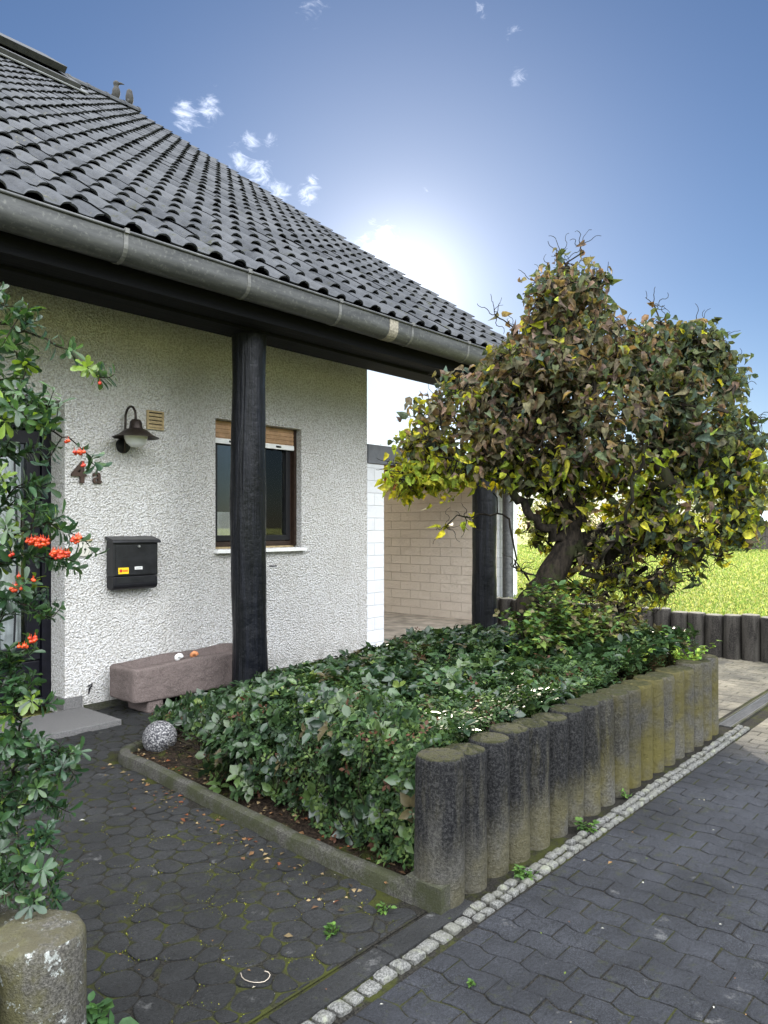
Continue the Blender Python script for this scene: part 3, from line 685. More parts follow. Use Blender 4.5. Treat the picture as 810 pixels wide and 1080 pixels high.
# ------------------------------------------------------------------ things on the wall
mbx = thing('mailbox', 'black steel mailbox with yellow sticker and white name strip on the house wall', 'mailbox', (3.4, 5.83, .97))
MX0, MX1, MY0, MZ0, MZ1 = 3.195, 3.61, 5.71, .975, 1.385
b = MB(); b.box(MX0, MX1, MY0, WY-.005, 1.09, MZ1); b.build('body', BOXM, mbx, bevel=.008)
b = MB(); b.box(MX0+.022, MX1-.022, MY0-.006, MY0-.0005, 1.10, MZ1-.035); b.build('door', BOXM, mbx, bevel=.004)
b = MB(); pr = [(WY-.006, 1.088), (WY-.006, MZ0+.02)]+[(MY0+.05+.05*math.cos(t), MZ0+.045+.045*math.sin(t)) for t in np.linspace(1.5*math.pi, math.pi, 6)]+[(MY0, 1.088)]
b.prism(pr, MX0+.002, MX1-.002, 'x'); b.build('newspaper_holder', BLACKP, mbx, bevel=.006)
b = MB(); b.box(MX0+.03, MX1-.03, MY0-.002, MY0, MZ0+.06, 1.08); b.build('holder_front', BOXM, mbx)
b = MB(); b.prism([(WY-.004, 1.425), (WY-.004, 1.40), (MY0-.02, 1.365), (MY0-.026, 1.372), (MY0-.020, 1.388), (MY0+.0, 1.398)], MX0-.012, MX1+.016, 'x'); b.build('lid', BOXM, mbx, bevel=.005)
b = MB(); b.lathe([(.0, .012), (.010, .011), (.012, 0)], (3.425, MY0-.006, 1.338), 'y', 16); b.build('lock', STEEL, mbx, smooth='auto')
b = MB(); b.box(3.385, 3.455, MY0-.010, MY0-.0065, 1.145, 1.168); pl = b.build('name_strip', WHITE, mbx)
b = MB()
for i in range(7): b.box(3.392+i*.008, 3.397+i*.008, MY0-.0112, MY0-.0101, 1.151, 1.162)
b.build('print', simple('grey_print', (.2, .2, .2), .6, .05, 20, 0), pl)
b = MB(); b.box(3.235, 3.328, MY0-.010, MY0-.0065, 1.112, 1.164); st = b.build('sticker', YEL, mbx)
b = MB(); b.lathe([(0, .0012), (.014, .001), (.014, 0)], (3.257, MY0-.0101, 1.138), 'y', 16); b.build('red_mark', RED, st)
b = MB()
for i, h in enumerate((.008, .011, .006, .012, .008, .010)): b.box(3.276+i*.0078, 3.281+i*.0078, MY0-.0112, MY0-.0101, 1.138-h, 1.138+h*.8)
b.build('print', RED, st)

lamp = thing('wall_lamp', 'dark bronze gooseneck wall lamp with wide shade and frosted bowl beside the vent', 'lamp', (3.35, WY, 2.19))
b = MB(); b.lathe([(0, .03), (.035, .028), (.06, .018), (.066, 0)], (3.35, WY, 2.19), 'y', 28); b.build('base_plate', BLACKP, lamp, smooth='auto')
arc = [(3.35, WY-.02, 2.13), (3.35, WY-.035, 2.19), (3.35, WY-.04, 2.40)]+[(3.35, WY-.04-.08+.08*math.cos(t), 2.42+.09*math.sin(t)) for t in np.linspace(0, math.pi, 12)]+[(3.35, WY-.20, 2.36)]
b = MB(); b.tube(arc, .010, 10); b.build('arm', BRONZE, lamp, smooth='auto')
LC = (3.352, WY-.20, 0)
b = MB(); b.lathe([(0, 2.40), (.030, 2.395), (.048, 2.375), (.053, 2.33), (.058, 2.315)], LC, 'z', 28); b.build('cap', BRONZE, lamp, smooth='auto')
b = MB(); b.lathe([(.058, 2.318), (.085, 2.31), (.115, 2.285), (.145, 2.262), (.188, 2.245), (.188, 2.240), (.14, 2.254), (.11, 2.277), (.05, 2.30)], LC, 'z', 36, closed=True); b.build('lamp_shade', BRONZE, lamp, smooth='auto')
b = MB(); b.lathe([(.095, 2.262), (.092, 2.235), (.075, 2.195), (.045, 2.17), (0, 2.162)], LC, 'z', 28); b.build('glass_bowl', FROST, lamp, smooth='auto')

vent = thing('vent_grille', 'small square tan wooden louvred vent cover right of the wall lamp', 'vent', (3.65, WY, 2.36))
b = MB(); frame(b, 3.57, 3.735, 2.355, 2.52, WY-.02, WY-.001, .014); b.build('frame', TANW, vent)
b = MB(); b.box(3.584, 3.721, WY-.004, WY-.001, 2.369, 2.506); b.build('backing', BLACKP, vent); b = MB()
for z in (2.372, 2.405, 2.438, 2.471): b.prism([(WY-.019, z), (WY-.008, z+.022), (WY-.008, z+.026), (WY-.021, z+.008)], 3.585, 3.720, 'x')
b.build('louvre', TANW, vent)

num = thing('house_number', 'dark brown house number 4a fixed to the roughcast by the door', 'sign', (3.0, WY, 1.85))
def text_part(ch, x, z, size, off, name, sx=1.0):
    cu = bpy.data.curves.new('t', 'FONT'); cu.body = ch; cu.size = size; cu.extrude = .008; cu.offset = off; cu.bevel_depth = .001
    t = bpy.data.objects.new('t', cu); COL.objects.link(t); t.rotation_euler = (R(90), 0, 0); t.location = (x, WY-.014, z); t.scale = (sx, 1, 1)
    bpy.context.view_layer.update()
    me = bpy.data.meshes.new_from_object(t.evaluated_get(bpy.context.evaluated_depsgraph_get())); me.transform(t.matrix_world)
    bpy.data.objects.remove(t); o = bpy.data.objects.new(name, me); COL.objects.link(o); me.materials.clear(); me.materials.append(simple('rust_brown_'+name, (.045, .026, .018), .6, .3, 30, .001)); o.parent = num; o.location = -num.location
text_part('4', 2.895, 1.862, .245, .005, 'digit', 1.0); text_part('a', 3.070, 1.862, .19, .0015, 'letter', 1.0)

bell = thing('doorbell', 'small beige doorbell plate with brown strip above it beside the door', 'doorbell', (3.0, WY, 1.26))
b = MB(); b.box(2.958, 3.057, WY-.018, WY-.001, 1.262, 1.382); b.build('plate', BEIGE, bell, bevel=.006)
b = MB(); b.lathe([(0, .006), (.008, .005), (.010, 0)], (3.006, WY-.018, 1.32), 'y', 14); b.build('button', BLACKP, bell)
b = MB(); b.box(2.950, 3.066, WY-.024, WY-.001, 1.388, 1.402); b.build('top_strip', TANW, bell)
b = MB(); hk = np.array([3.045, WY-.004, .16]); b.tube([hk, hk+[.0, -.02, .03], hk+[.012, -.03, .05]], .007, 6); b.tube([hk+[-.015, -.012, .045], hk+[.025, -.012, .06]], .006, 6); b.tube([hk+[.0, -.008, .03], hk+[-.006, -.01, -.02]], .006, 6)
b.build('wall_hook', BLACKP, label='tiny black metal hook low on the wall above the doorstep', cat='hook')

# ------------------------------------------------------------------ trough, ball
tr = thing('stone_trough', 'long reddish sandstone trough on two blocks against the house wall', 'trough', (3.8, 5.55, 0))
def rough_box(x0, x1, y0, y1, z0, z1, amp=.006, cut=None, n=22):
    import bmesh
    bm = bmesh.new(); bmesh.ops.create_cube(bm, size=1); bmesh.ops.subdivide_edges(bm, edges=bm.edges, cuts=n, use_grid_fill=True)
    from mathutils import noise as mn
    for v in bm.verts:
        c = v.co.copy(); q = Vector((c.x*2, c.y*2, c.z*2)); m_ = max(abs(q.x), abs(q.y), abs(q.z)); s_ = (abs(q.x)**16+abs(q.y)**16+abs(q.z)**16)**(1/16.); q /= s_/m_
        p = Vector(((x0+x1)/2+q.x*(x1-x0)/2, (y0+y1)/2+q.y*(y1-y0)/2, (z0+z1)/2+q.z*(z1-z0)/2))
        p += Vector(mn.noise_vector(p*6))*amp+Vector(mn.noise_vector(p*22))*amp*.4
        if cut: p = cut(p, q)
        v.co = p
    b = MB(); bm.verts.ensure_lookup_table(); b.add([tuple(v.co) for v in bm.verts], [tuple(v.index for v in f_.verts) for f_ in bm.faces]); bm.free(); return b
def hollow(p, q):
    if q.z > .9 and abs(q.x) < .90 and abs(q.y) < .66: p.z -= .09
    p.z += max(0, (q.z+1)/2)*(.022*(p.x-3.8)+.006*math.sin(p.x*9))
    return p
rough_box(3.17, 4.42, 5.34, 5.76, .095, .395, .006, hollow, 30).build('basin', SANDST, tr, smooth=True)
for x in (3.30, 4.10): rough_box(x, x+.14, 5.355, 5.68, 0, .105, .005, None, 6).build('block', SANDST, tr, smooth=True)
for i, (x, m_, lab, nm, ct) in enumerate(((3.60, WHITE, 'white seashell lying on the left in the stone trough', 'seashell', 'shell'), (3.74, OAK, 'orange brown snail shell lying in the stone trough', 'snail_shell', 'shell'))):
    b = MB(); p_ = [(3.60+i*.15+.024*(1-t/20)*math.cos(t*.75), 5.375+.0035*t, .412+.024*(1-t/20)*math.sin(t*.75)) for t in range(20)]; b.tube(p_, [.016*(1-t/21)+.003 for t in range(20)], 10); b.build(nm, m_, label=lab, cat=ct, smooth=True)
b = MB(); prof_ = [(.112*math.sin(t), .112-.112*math.cos(t)-.004) for t in np.linspace(0.02, math.pi-.001, 22)]; b.lathe(prof_, (2.77, 4.36, .0), 'z', 32, jit=.004)
b.build('stone_ball', BALL, smooth=True, label='speckled grey granite ball at the corner of the planting bed', cat='ball')

# ------------------------------------------------------------------ planter: palisades and kerb
def palisade(cx, cy, w, h, dirn, b, sq=4.0, seed=0):
    """one round-cornered concrete palisade, dirn = angle of the row"""
    rr = random.Random(seed); n = 28; z0 = -.1; prof_ = [(1, z0), (1, 0), (1.0, h*.35), (1.0, h*.7), (1, h-.03), (.975, h-.014), (.93, h-.005), (.85, h-.001), (.4, h+.003)]
    v = []; f = []; tl = (rr.gauss(0, .006), rr.gauss(0, .006))
    for (s_, z) in prof_:
        for k in range(n):
            t = 2*math.pi*k/n; c, s2 = math.cos(t), math.sin(t); q = (abs(c)**sq+abs(s2)**sq)**(-1/sq); q2 = (abs(c)**2.15+abs(s2)**2.15)**(-1/2.15)
            lx = w/2*s_*q2*c*1.0; ly = w/2*1.02*s_*q2*s2
            lx += rr.uniform(-.0012, .0012); ly += rr.uniform(-.0012, .0012)
            v.append((cx+math.cos(dirn)*lx-math.sin(dirn)*ly+tl[0]*z, cy+math.sin(dirn)*lx+math.cos(dirn)*ly+tl[1]*z, z+(rr.uniform(-.002, .002) if z > h-.02 else 0)))
    for i in range(len(prof_)-1):
        for k in range(n): f.append((i*n+k, i*n+(k+1) % n, (i+1)*n+(k+1) % n, (i+1)*n+k))
    f.append(tuple((len(prof_)-1)*n+k for k in range(n))); b.add(v, f); return b
pw = thing('palisade_planter_wall', 'long low planter wall of upright rounded concrete palisades stained black near and mossy far', 'retaining wall', (4.1, 1.82, 0))
x = 2.435
for i in range(19):
    w = .182 if i else .20
    palisade(x, 1.815+random.gauss(0, .004), w*.985, .575+random.gauss(0, .006)-.0012*i, 0, MB(), seed=i).build('palisade', PALE, pw, smooth='auto'); x += .182
for i in range(15):
    palisade(x-.182, 1.815+.182*(i+1), .179, .545+random.gauss(0, .006)-(.012*i), math.pi/2, MB(), seed=50+i).build('palisade', PALE, pw, smooth='auto')
# kerb
kb = MB(); path = [(2.36, 1.86), (kerb_x(2.6), 2.6), (kerb_x(3.4), 3.4), (kerb_x(4.1), 4.1)]
path += [(2.515+.22+.22*math.cos(t), 4.30+.22*math.sin(t)) for t in np.linspace(math.pi, math.pi/2, 7)]+[(3.3, 4.60), (3.85, 4.68)]
sec = [(-.038, -.05), (-.038, .065), (-.030, .084), (-.010, .092), (.012, .092), (.030, .084), (.038, .064), (.038, -.05)]
v = []; f = []; dense = []
for a, c in zip(path[:-1], path[1:]):
    m_ = max(1, int(math.dist(a, c)/.12))
    for k in range(m_): dense.append((a[0]+(c[0]-a[0])*k/m_, a[1]+(c[1]-a[1])*k/m_))
dense.append(path[-1])
for i, p in enumerate(dense):
    a = dense[max(i-1, 0)]; c = dense[min(i+1, len(dense)-1)]; tx, ty = c[0]-a[0], c[1]-a[1]; l_ = math.hypot(tx, ty); nx, ny = -ty/l_, tx/l_
    dip = random.uniform(-.003, .003)
    for (o_, z) in sec: v.append((p[0]+nx*o_, p[1]+ny*o_, z+dip-.022))
m_ = len(sec)
for i in range(len(dense)-1):
    for k in range(m_-1): f.append((i*m_+k, i*m_+k+1, (i+1)*m_+k+1, (i+1)*m_+k))
f.append(tuple(range(m_)))
kb.add(v, f); kb.box(2.325, 2.44, 1.725, 1.905, -.05, .102)
kb.build('garden_kerb', KERB, smooth='auto', label='low rounded concrete kerb curving round the left side of the planting bed', cat='kerb')
# the row beyond and the near left row
fw = thing('low_palisade_fence', 'low dark concrete palisade wall holding the lawn beyond the drive', 'retaining wall', (9.1, 2, 0))
y = -3.0; i = 0
while y < 6.0:
    palisade(9.10, y, .196, .505+random.gauss(0, .008), math.pi/2, MB(), seed=200+i).build('palisade', FENCE, fw, smooth='auto'); y += .2; i += 1
lp = thing('near_palisade_row', 'near left row of lichen spotted palisades under the berry bush', 'retaining wall', (.8, 1.85, 0))
x = .835
for i in range(8):
    palisade(x, 1.845, .215, .515 if i == 0 else .50, 0, MB(), seed=300+i).build('palisade', PILLAR, lp, smooth='auto'); x -= .217
for i in range(4): palisade(.835, 1.845+.217*(i+1), .215, .44, math.pi/2, MB(), seed=320+i).build('palisade', PILLAR, lp, smooth='auto')
mb = MB(); mb.box(-1.0, .74, 1.95, 2.75, -.02, .38); mb.build('bed_soil', SOIL, kind='structure')

# ------------------------------------------------------------------ carport
cp = thing('carport', 'flat roofed carport with white block pier and cream block wall behind the house', 'carport', (8, 7, 0))
b = MB(); b.box(XC+.002, 6.73, WY, WY+.30, 0, 2.24); b.build('pier', WBRICK, cp, bevel=.004)
b = MB(); b.box(9.88, 10.5, 6.27, 12.2, 0, 2.24); b.build('side_wall', CBRICK, cp)
b = MB(); b.box(9.90, 10.48, 6.255, 6.268, 0, 2.24); b.build('wall_end', WBRICK, cp)
b = MB(); b.box(XC+.002, 10.6, WY-.02, WY+.02, 2.244, 2.465); b.build('fascia', SLATE, cp, bevel=.004)
b = MB(); b.box(XC+.002, 10.6, WY+.022, 8.2, 2.40, 2.46); b.build('roof', SLATE, cp)
b = MB(); b.box(9.70, 9.878, WY+.03, 12.2, 2.14, 2.38); b.box(6.74, 9.69, WY+.14, WY+.24, 2.244, 2.39)
for k in range(4): b.box(6.74, 9.69, WY+.75+k*.6, WY+.83+k*.6, 2.244, 2.39)
b.build('wooden_joist', OAK, cp)
b = MB(); b.box(XC, 9.88, 5.86, 12.2, -.02, .03); b.build('floor', CONC, cp)
b = MB(); pt_ = [(9.98, 6.12, 2.24), (9.98, 6.12, .35), (9.95, 6.10, .22), (9.88, 6.05, .15)]; b.tube(pt_, .085, 16); b.build('downpipe', ZINC, cp, smooth='auto')
LL = []
# ------------------------------------------------------------------ clay birds on the ridge
def bird(name, u, beak, label):
    t = thing(name, label, 'ornament', (u, RIDGE_Y, roof_z(RIDGE_Y)+.08)); z0 = roof_z(RIDGE_Y)+.085
    b = MB(); v_ = []
    prof_ = [(.045, 0), (.055, .02), (.075, .08), (.082, .14), (.070, .20), (.045, .245), (.052, .275), (.062, .31), (.054, .345), (.025, .368), (0, .373)]
    if not beak: prof_ = [(.045, 0), (.06, .02), (.08, .09), (.082, .16), (.070, .22), (.062, .25), (.060, .28), (.04, .315), (0, .325)]
    b.lathe(prof_, (u, RIDGE_Y, z0), 'z', 16); b.build('body', STONEF, t, smooth=True)
    d = np.array([.655, -.756, 0]) if beak else np.array([.75, .65, 0]); hz = z0+(.315 if beak else .27); o_ = np.array([u, RIDGE_Y, hz])
    b = MB(); b.tube([o_+d*.03, o_+d*.10+[0, 0, .0], o_+d*.17+[0, 0, -.025]], [.032, .022, .004], 8); b.build('beak', STONEF, t, smooth=True)
    b = MB(); b.tube([o_-d*.03+[0, 0, -.16], o_-d*.10+[0, 0, -.27]], [.04, .018], 8); b.build('tail', STONEF, t, smooth=True)
bird('bird_ornament', 8.06, True, 'dark clay bird with long beak standing on the roof ridge')
bird('bird_ornament', 8.36, False, 'second smaller hunched dark clay bird nearest the roof gable end')

# ------------------------------------------------------------------ ground cover
def noise2(x, y, s=1.0, k=0): return math.sin(x*3.1*s+k)*math.cos(y*2.7*s+1.3*k)+.5*math.sin(x*7.3*s+2.1+k)*math.cos(y*6.1*s-k)+.3*math.sin(x*13*s+y*11*s)
def cover_h(x, y):
    xf = kerb_x(y)+.00+.07*min(max((y-1.9)/1.6, 0), 1)+.24*min(max((y-3.3)/.9, 0), 1)+.06*math.sin(y*5); e = min(max((x-xf)/.42, 0), 1); e = math.sqrt(e*(2-e))
    pl = np.interp(y, [1.9, 2.5, 3.4, 4.2, 4.7], [.64, .62, .54, .42, .28]); pl += .10*min(max((x-4.2)/1.2, 0), 1)
    eb = min(max((4.85-y)/.35, 0), 1); eb = math.sqrt(eb*(2-eb)); er = min(max((6.1-x)/.3, 0), 1); 
    low = 1-.55*min(max((3.6-x)/.8, 0), 1)*min(max((y-3.4)/.9, 0), 1)
    return .06+(pl-.06+.035*noise2(x, y, 1.4))*e*(.35+.65*eb)*low*(.5+.5*er)
def gen_cover(n_sh, region, leafL, ncl, jit, zlay, cols, wr=.62, up=.55, ffrac=.12):
    Ps, Ds, Ns, Ls, Ws, Cs = [], [], [], [], [], []; k = 0
    while k < n_sh:
        x = random.uniform(2.45, 6.05); y = random.uniform(1.93, 4.8); w = region(x, y)
        if random.random() > w: continue
        h = cover_h(x, y)
        if h < .09: continue
        if math.hypot(x-2.77, y-4.36) < .34 or (y > 4.05 and x < 2.98): continue
        front = random.random() < ffrac
        if front: x = kerb_x(y)+.07+.07*min(max((y-1.9)/1.6, 0), 1)+.24*min(max((y-3.3)/.9, 0), 1)+random.uniform(0, .34); h = max(cover_h(x+.05, y), .12)
        k += 1; e = .05; nrm = unit([-(cover_h(x+e, y)-h)/e*.5, -(cover_h(x, y+e)-h)/e*.5, 1]); dep = abs(random.gauss(0, zlay)); p = np.array([x, y, h])-nrm*dep+rng.normal(0, .012, 3)
        if front: p[2] = soil_z(x, y)+.02+random.random()*max(.05, h-soil_z(x, y)); nrm = unit([-.9, random.gauss(0, .3), .45])
        if p[2] < soil_z(x, y)+.01: p[2] = soil_z(x, y)+random.uniform(.01, .08)
        ax = unit(nrm+rng.normal(0, .35, 3)); m_ = random.randint(*ncl); ph = random.uniform(0, 6.3); a = unit(np.cross(ax, [.3, .5, .2])); b_ = np.cross(ax, a); col = random.choices(cols, [c[3] for c in cols])[0]
        for q in range(m_):
            t = ph+q*2.4; side = a*math.cos(t)+b_*math.sin(t); dd = unit(side+ax*random.uniform(-.15, up)); 
            Ps.append(p-ax*q*.006+side*.004); Ds.append(dd); Ns.append(unit(ax*1.2-side*.5+rng.normal(0, .18, 3))); l_ = leafL*random.uniform(.6, 1.25); Ls.append(l_); Ws.append(l_*wr*random.uniform(.85, 1.15))
            s_ = random.uniform(.7, 1.35); Cs.append([col[0]*s_, col[1]*s_, col[2]*s_])
    return [np.array(z) for z in (Ps, Ds, Ns, Ls, Ws, Cs)]
def small_zone(x, y):
    z = math.exp(-((x-2.62)/.42)**2-((y-2.25)/.62)**2)*1.3+.75*math.exp(-((y-2.1)/.22)**2)*(1 if x < 4.6 else .2)+.10
    if x > 2.95 and noise2(x, y, 2, 4) > .75: z += .5
    return min(z, 1)
A = gen_cover(4000, lambda x, y: 1-.9*min(1, small_zone(x, y)), .066, (5, 8), .1, .045, [(.026, .052, .018, 5), (.018, .038, .015, 5), (.048, .080, .024, 2.5), (.013, .028, .014, 3), (.060, .050, .025, .5), (.10, .14, .03, .25)])
cov = leaf_mesh('ground_cover', LEAF_C, None, *A, fold=.18, curl=.22, label='glossy broad leaved evergreen ground cover filling the planter behind the palisade wall', cat='ground cover', kind='stuff')
A = gen_cover(10500, small_zone, .030, (5, 8), .05, .09, [(.020, .045, .012, 4), (.034, .062, .016, 3), (.055, .085, .022, 1.3), (.06, .026, .014, .6), (.014, .030, .011, 3)], .55, .9, .34)
leaf_mesh('small_leaved_shrub', LEAF_S, None, *A, simple=True, fold=.1, curl=.1, label='dense tiny leaved creeping shrub at the near corner of the planter', cat='shrub', kind='stuff')
# stems under the canopy
b = MB()
for _ in range(420):
    y = random.uniform(1.95, 4.5); x = kerb_x(y)+random.uniform(.15, .75); z0 = soil_z(x, y); h = max(.05, cover_h(x, y)-z0)*random.uniform(.5, 1.0); p0 = np.array([x, y, z0]); p1_ = p0+[random.gauss(-.02, .05), random.gauss(0, .05), h*.6]; p2_ = p1_+[random.gauss(-.02, .06), random.gauss(0, .06), h*.4]; b.tube([p0, p1_, p2_], [.0035, .0028, .0018], 4, cap=False)
b.build('shrub_stem', BARK, label='thin bare brown stems under the ground cover', cat='stems', kind='stuff')

# ------------------------------------------------------------------ contorted hazel
TD = 5.75
hz = thing('hazel_tree', 'contorted hazel with drooping brown and green leaves growing in the planter', 'tree', tuple(P(575, 705, TD)*[1, 1, 0]+[0, 0, .25]))
nodes = []; par = []
def addn(p, pr_): nodes.append(np.asarray(p, float)); par.append(pr_); return len(nodes)-1
def poly_nodes(pts_, start=-1, wig=.0, sub=4):
    last = start; prev = nodes[start] if start >= 0 else None
    for p in pts_:
        p = np.asarray(p, float)
        if prev is None: last = addn(p, -1); prev = p; continue
        m_ = max(2, int(np.linalg.norm(p-prev)/.05)); off = np.zeros(3)
        ax = rng.normal(0, 1, 3); bx = rng.normal(0, 1, 3); fr = random.uniform(1.0, 2.2)*m_*.05/.22*2*math.pi; ph = random.uniform(0, 6.28)
        for k in range(1, m_+1):
            t = k/m_; env = math.sin(math.pi*t)**.6 if k < m_ else 0; o_ = (ax*math.sin(fr*t+ph)+bx*math.cos(fr*t*.8+ph))*wig*env
            last = addn(prev+(p-prev)*t+o_, last)
        prev = nodes[last]
    return last
b0 = P(577, 712, TD); t1 = poly_nodes([b0, P(560, 668, TD-.03), P(556, 640, TD), P(578, 612, TD+.02), P(600, 575, TD+.03)]); n_fork = t1
t2 = poly_nodes([P(606, 530, TD+.05), P(600, 480, TD+.1), P(615, 420, TD+.05), P(608, 350, TD), P(602, 300, TD)], n_fork, .02)
t3 = poly_nodes([P(650, 565, TD+.2), P(690, 520, TD+.35), P(730, 450, TD+.3)], n_fork, .03)
t4 = poly_nodes([P(560, 545, TD-.1), P(530, 500, TD-.15), P(480, 470, TD-.1)], n_fork, .03)
t5 = poly_nodes([P(630, 600, TD-.2), P(660, 540, TD-.5), P(680, 470, TD-.6)], n_fork, .03)
t6 = poly_nodes([P(545, 590, TD+.05), P(538, 556, TD), P(520, 520, TD+.1)], 14, .02)
base_n = len(nodes)
ELL = [(620, 440, 118, 100, 0), (600, 338, 52, 62, 0), (490, 455, 62, 62, -.1), (445, 492, 34, 38, -.05), (742, 445, 62, 84, .1), (735, 540, 68, 60, .05), (650, 545, 62, 48, .1), (555, 400, 62, 58, 0), (690, 375, 55, 40, .1), (742, 370, 22, 26, 0), (690, 592, 62, 40, .2), (625, 600, 48, 40, .25), (590, 560, 36, 30, .3), (660, 625, 50, 24, .2), (560, 470, 70, 50, .1), (785, 500, 28, 60, 0)]
att = []
for (cx, cy, rx, ry, dz) in ELL:
    n_ = int(rx*ry/58)+3
    for _ in range(n_):
        while True:
            q = rng.normal(0, 1, 3); q /= np.linalg.norm(q); q *= random.uniform(.35, 1)**.45; break
        dd = TD+dz+q[2]*min(1.15, (rx+ry)/2*.0073*1.05)
        att.append((P(cx+q[0]*rx*.93, cy+q[1]*ry*.93, TD+dz) + unit(ray(cx, 556))*(q[2]*(rx+ry)/2*.0073), 1 if cy+q[1]*ry < 565 else .5))
for (x_, y_, d_) in ((716, 560, .2), (722, 590, .25), (700, 622, .3), (684, 632, .25), (660, 618, .2), (640, 635, .1), (522, 332, -.1), (590, 268, 0), (612, 262, 0), (640, 300, 0), (690, 322, .1), (655, 340, 0), (560, 330, 0), (655, 600, -.2), (620, 640, -.1), (545, 600, -.1), (490, 545, 0), (470, 556, 0), (735, 345, .1), (760, 360, 0), (800, 440, 0), (804, 470, 0), (600, 640, -.3), (670, 650, -.1)):
    att.append((P(x_, y_, TD+d_), .35))
att.sort(key=lambda a: np.linalg.norm(a[0]-nodes[n_fork]))
tips = []
for (p, lv) in att:
    arr = np.array(nodes); dd = np.linalg.norm(arr-p, axis=1)+np.maximum(0, arr[:, 2]-p[2])*.4; dd[:10] += 1.0; i = int(np.argmin(dd)); tips.append((poly_nodes([p], i, .045), lv))
cnt = np.zeros(len(nodes))
for (t, _) in tips:
    i = t
    while i >= 0: cnt[i] += 1; i = par[i]
cnt = np.maximum(cnt, 1); rad = np.minimum(.0052*cnt**.46, .1)
rad[:10] = np.maximum(rad[:10], .078)
kids = {}
for i, p in enumerate(par): kids.setdefault(p, []).append(i)
b = MB(); stack = [(kids[-1][0], None)]
while stack:
    i, pr_ = stack.pop(); pts_ = ([nodes[pr_]] if pr_ is not None else [])+[nodes[i]]; rs = ([min(rad[pr_], rad[i]*1.15)] if pr_ is not None else [])+[rad[i]]
    while True:
        ks = kids.get(i, [])
        if not ks: break
        ks = sorted(ks, key=lambda k: -cnt[k])
        for k in ks[1:]: stack.append((k, i))
        i = ks[0]; pts_.append(nodes[i]); rs.append(rad[i]*(1.0+random.uniform(-.08, .14)))
    if len(pts_) > 1: b.tube(pts_, rs, 7 if rs[0] < .03 else 14, cap=False)
# curly end twigs
for (t, lv) in tips:
    for _ in range(3 if lv == 1 else 5):
        p = nodes[t].copy(); d = unit(rng.normal(0, 1, 3)+[0, 0, .25]); pts_ = [p.copy()]; ax = unit(rng.normal(0, 1, 3)); 
        for k in range(9):
            d = unit(d+np.cross(ax, d)*.75*(1 if (k//3) % 2 == 0 else -1)+rng.normal(0, .22, 3)); p = p+d*.022; pts_.append(p.copy())
        b.tube(pts_, list(np.linspace(.0035, .0018, 10)), 4, cap=False)
b.build('trunk', BARK, hz, smooth=True)
# hazel leaves
Ps, Ds, Ns, Ls, Ws, Cs = [], [], [], [], [], []
def hazel_leaves(c, n_, spread):
    sx = (c-np.array([0, 0, 1.5])); dpt = sx[0]*.7558+sx[1]*.6548; px = 405+F*(sx[0]*.6548-sx[1]*.7558)/dpt; py = 556-F*sx[2]/dpt
    yel = .02+.55*max(0, 1-math.hypot(px-445, py-500)/75)+(.42 if py > 485 else 0)+(.08 if px < 560 else 0)+(.12*max(0, 1-math.hypot(px-600, py-560)/110))
    grn = .30+.5*max(0, min(1, (px-620)/140)); brown = .62-.25*max(0, min(1, (py-420)/120))
    for _ in range(n_):
        p = c+np.clip(rng.normal(0, 1, 3), -1.5, 1.5)*spread*(1 if n_ > 9 else .45); d = unit([random.gauss(0, .65), random.gauss(0, .65), random.uniform(-1.35, .15)]); nn = unit(rng.normal(0, 1, 3)+[-.45, -.35, .5]); l_ = random.uniform(.038, .090)
        r_ = random.random()
        if r_ < yel: col = random.choice([(.20, .22, .022), (.26, .25, .025), (.14, .19, .022)])
        elif random.random() < grn: col = random.choice([(.050, .066, .032), (.038, .052, .030), (.066, .078, .034), (.036, .056, .040)])
        elif random.random() < brown: col = random.choice([(.105, .068, .048), (.080, .056, .044), (.13, .095, .060), (.10, .080, .052)])
        else: col = random.choice([(.078, .074, .042), (.095, .086, .046)])
        Ps.append(p); Ds.append(d); Ns.append(nn); Ls.append(l_); Ws.append(l_*random.uniform(.45, .9)); s_ = random.uniform(.7, 1.3); Cs.append([col[0]*s_, col[1]*s_, col[2]*s_])
for (t, lv) in tips:
    hole = False
    sx_ = nodes[t]-np.array([0, 0, 1.5]); dp_ = sx_[0]*.7558+sx_[1]*.6548; tx_ = 405+F*(sx_[0]*.6548-sx_[1]*.7558)/dp_; ty_ = 556-F*sx_[2]/dp_
    thin = .6 if ((tx_-585)/75)**2+((ty_-520)/75)**2 < 1 else 1
    hazel_leaves(nodes[t], int(22*thin) if lv == 1 else (7 if lv == .5 else random.randint(2, 6)), .066)
    if lv == 1: hazel_leaves(nodes[par[par[par[t]]]], 6, .05)
leaf_mesh('crown', LEAF_H, hz, *[np.array(z) for z in (Ps, Ds, Ns, Ls, Ws, Cs)], fold=.42, curl=.8)

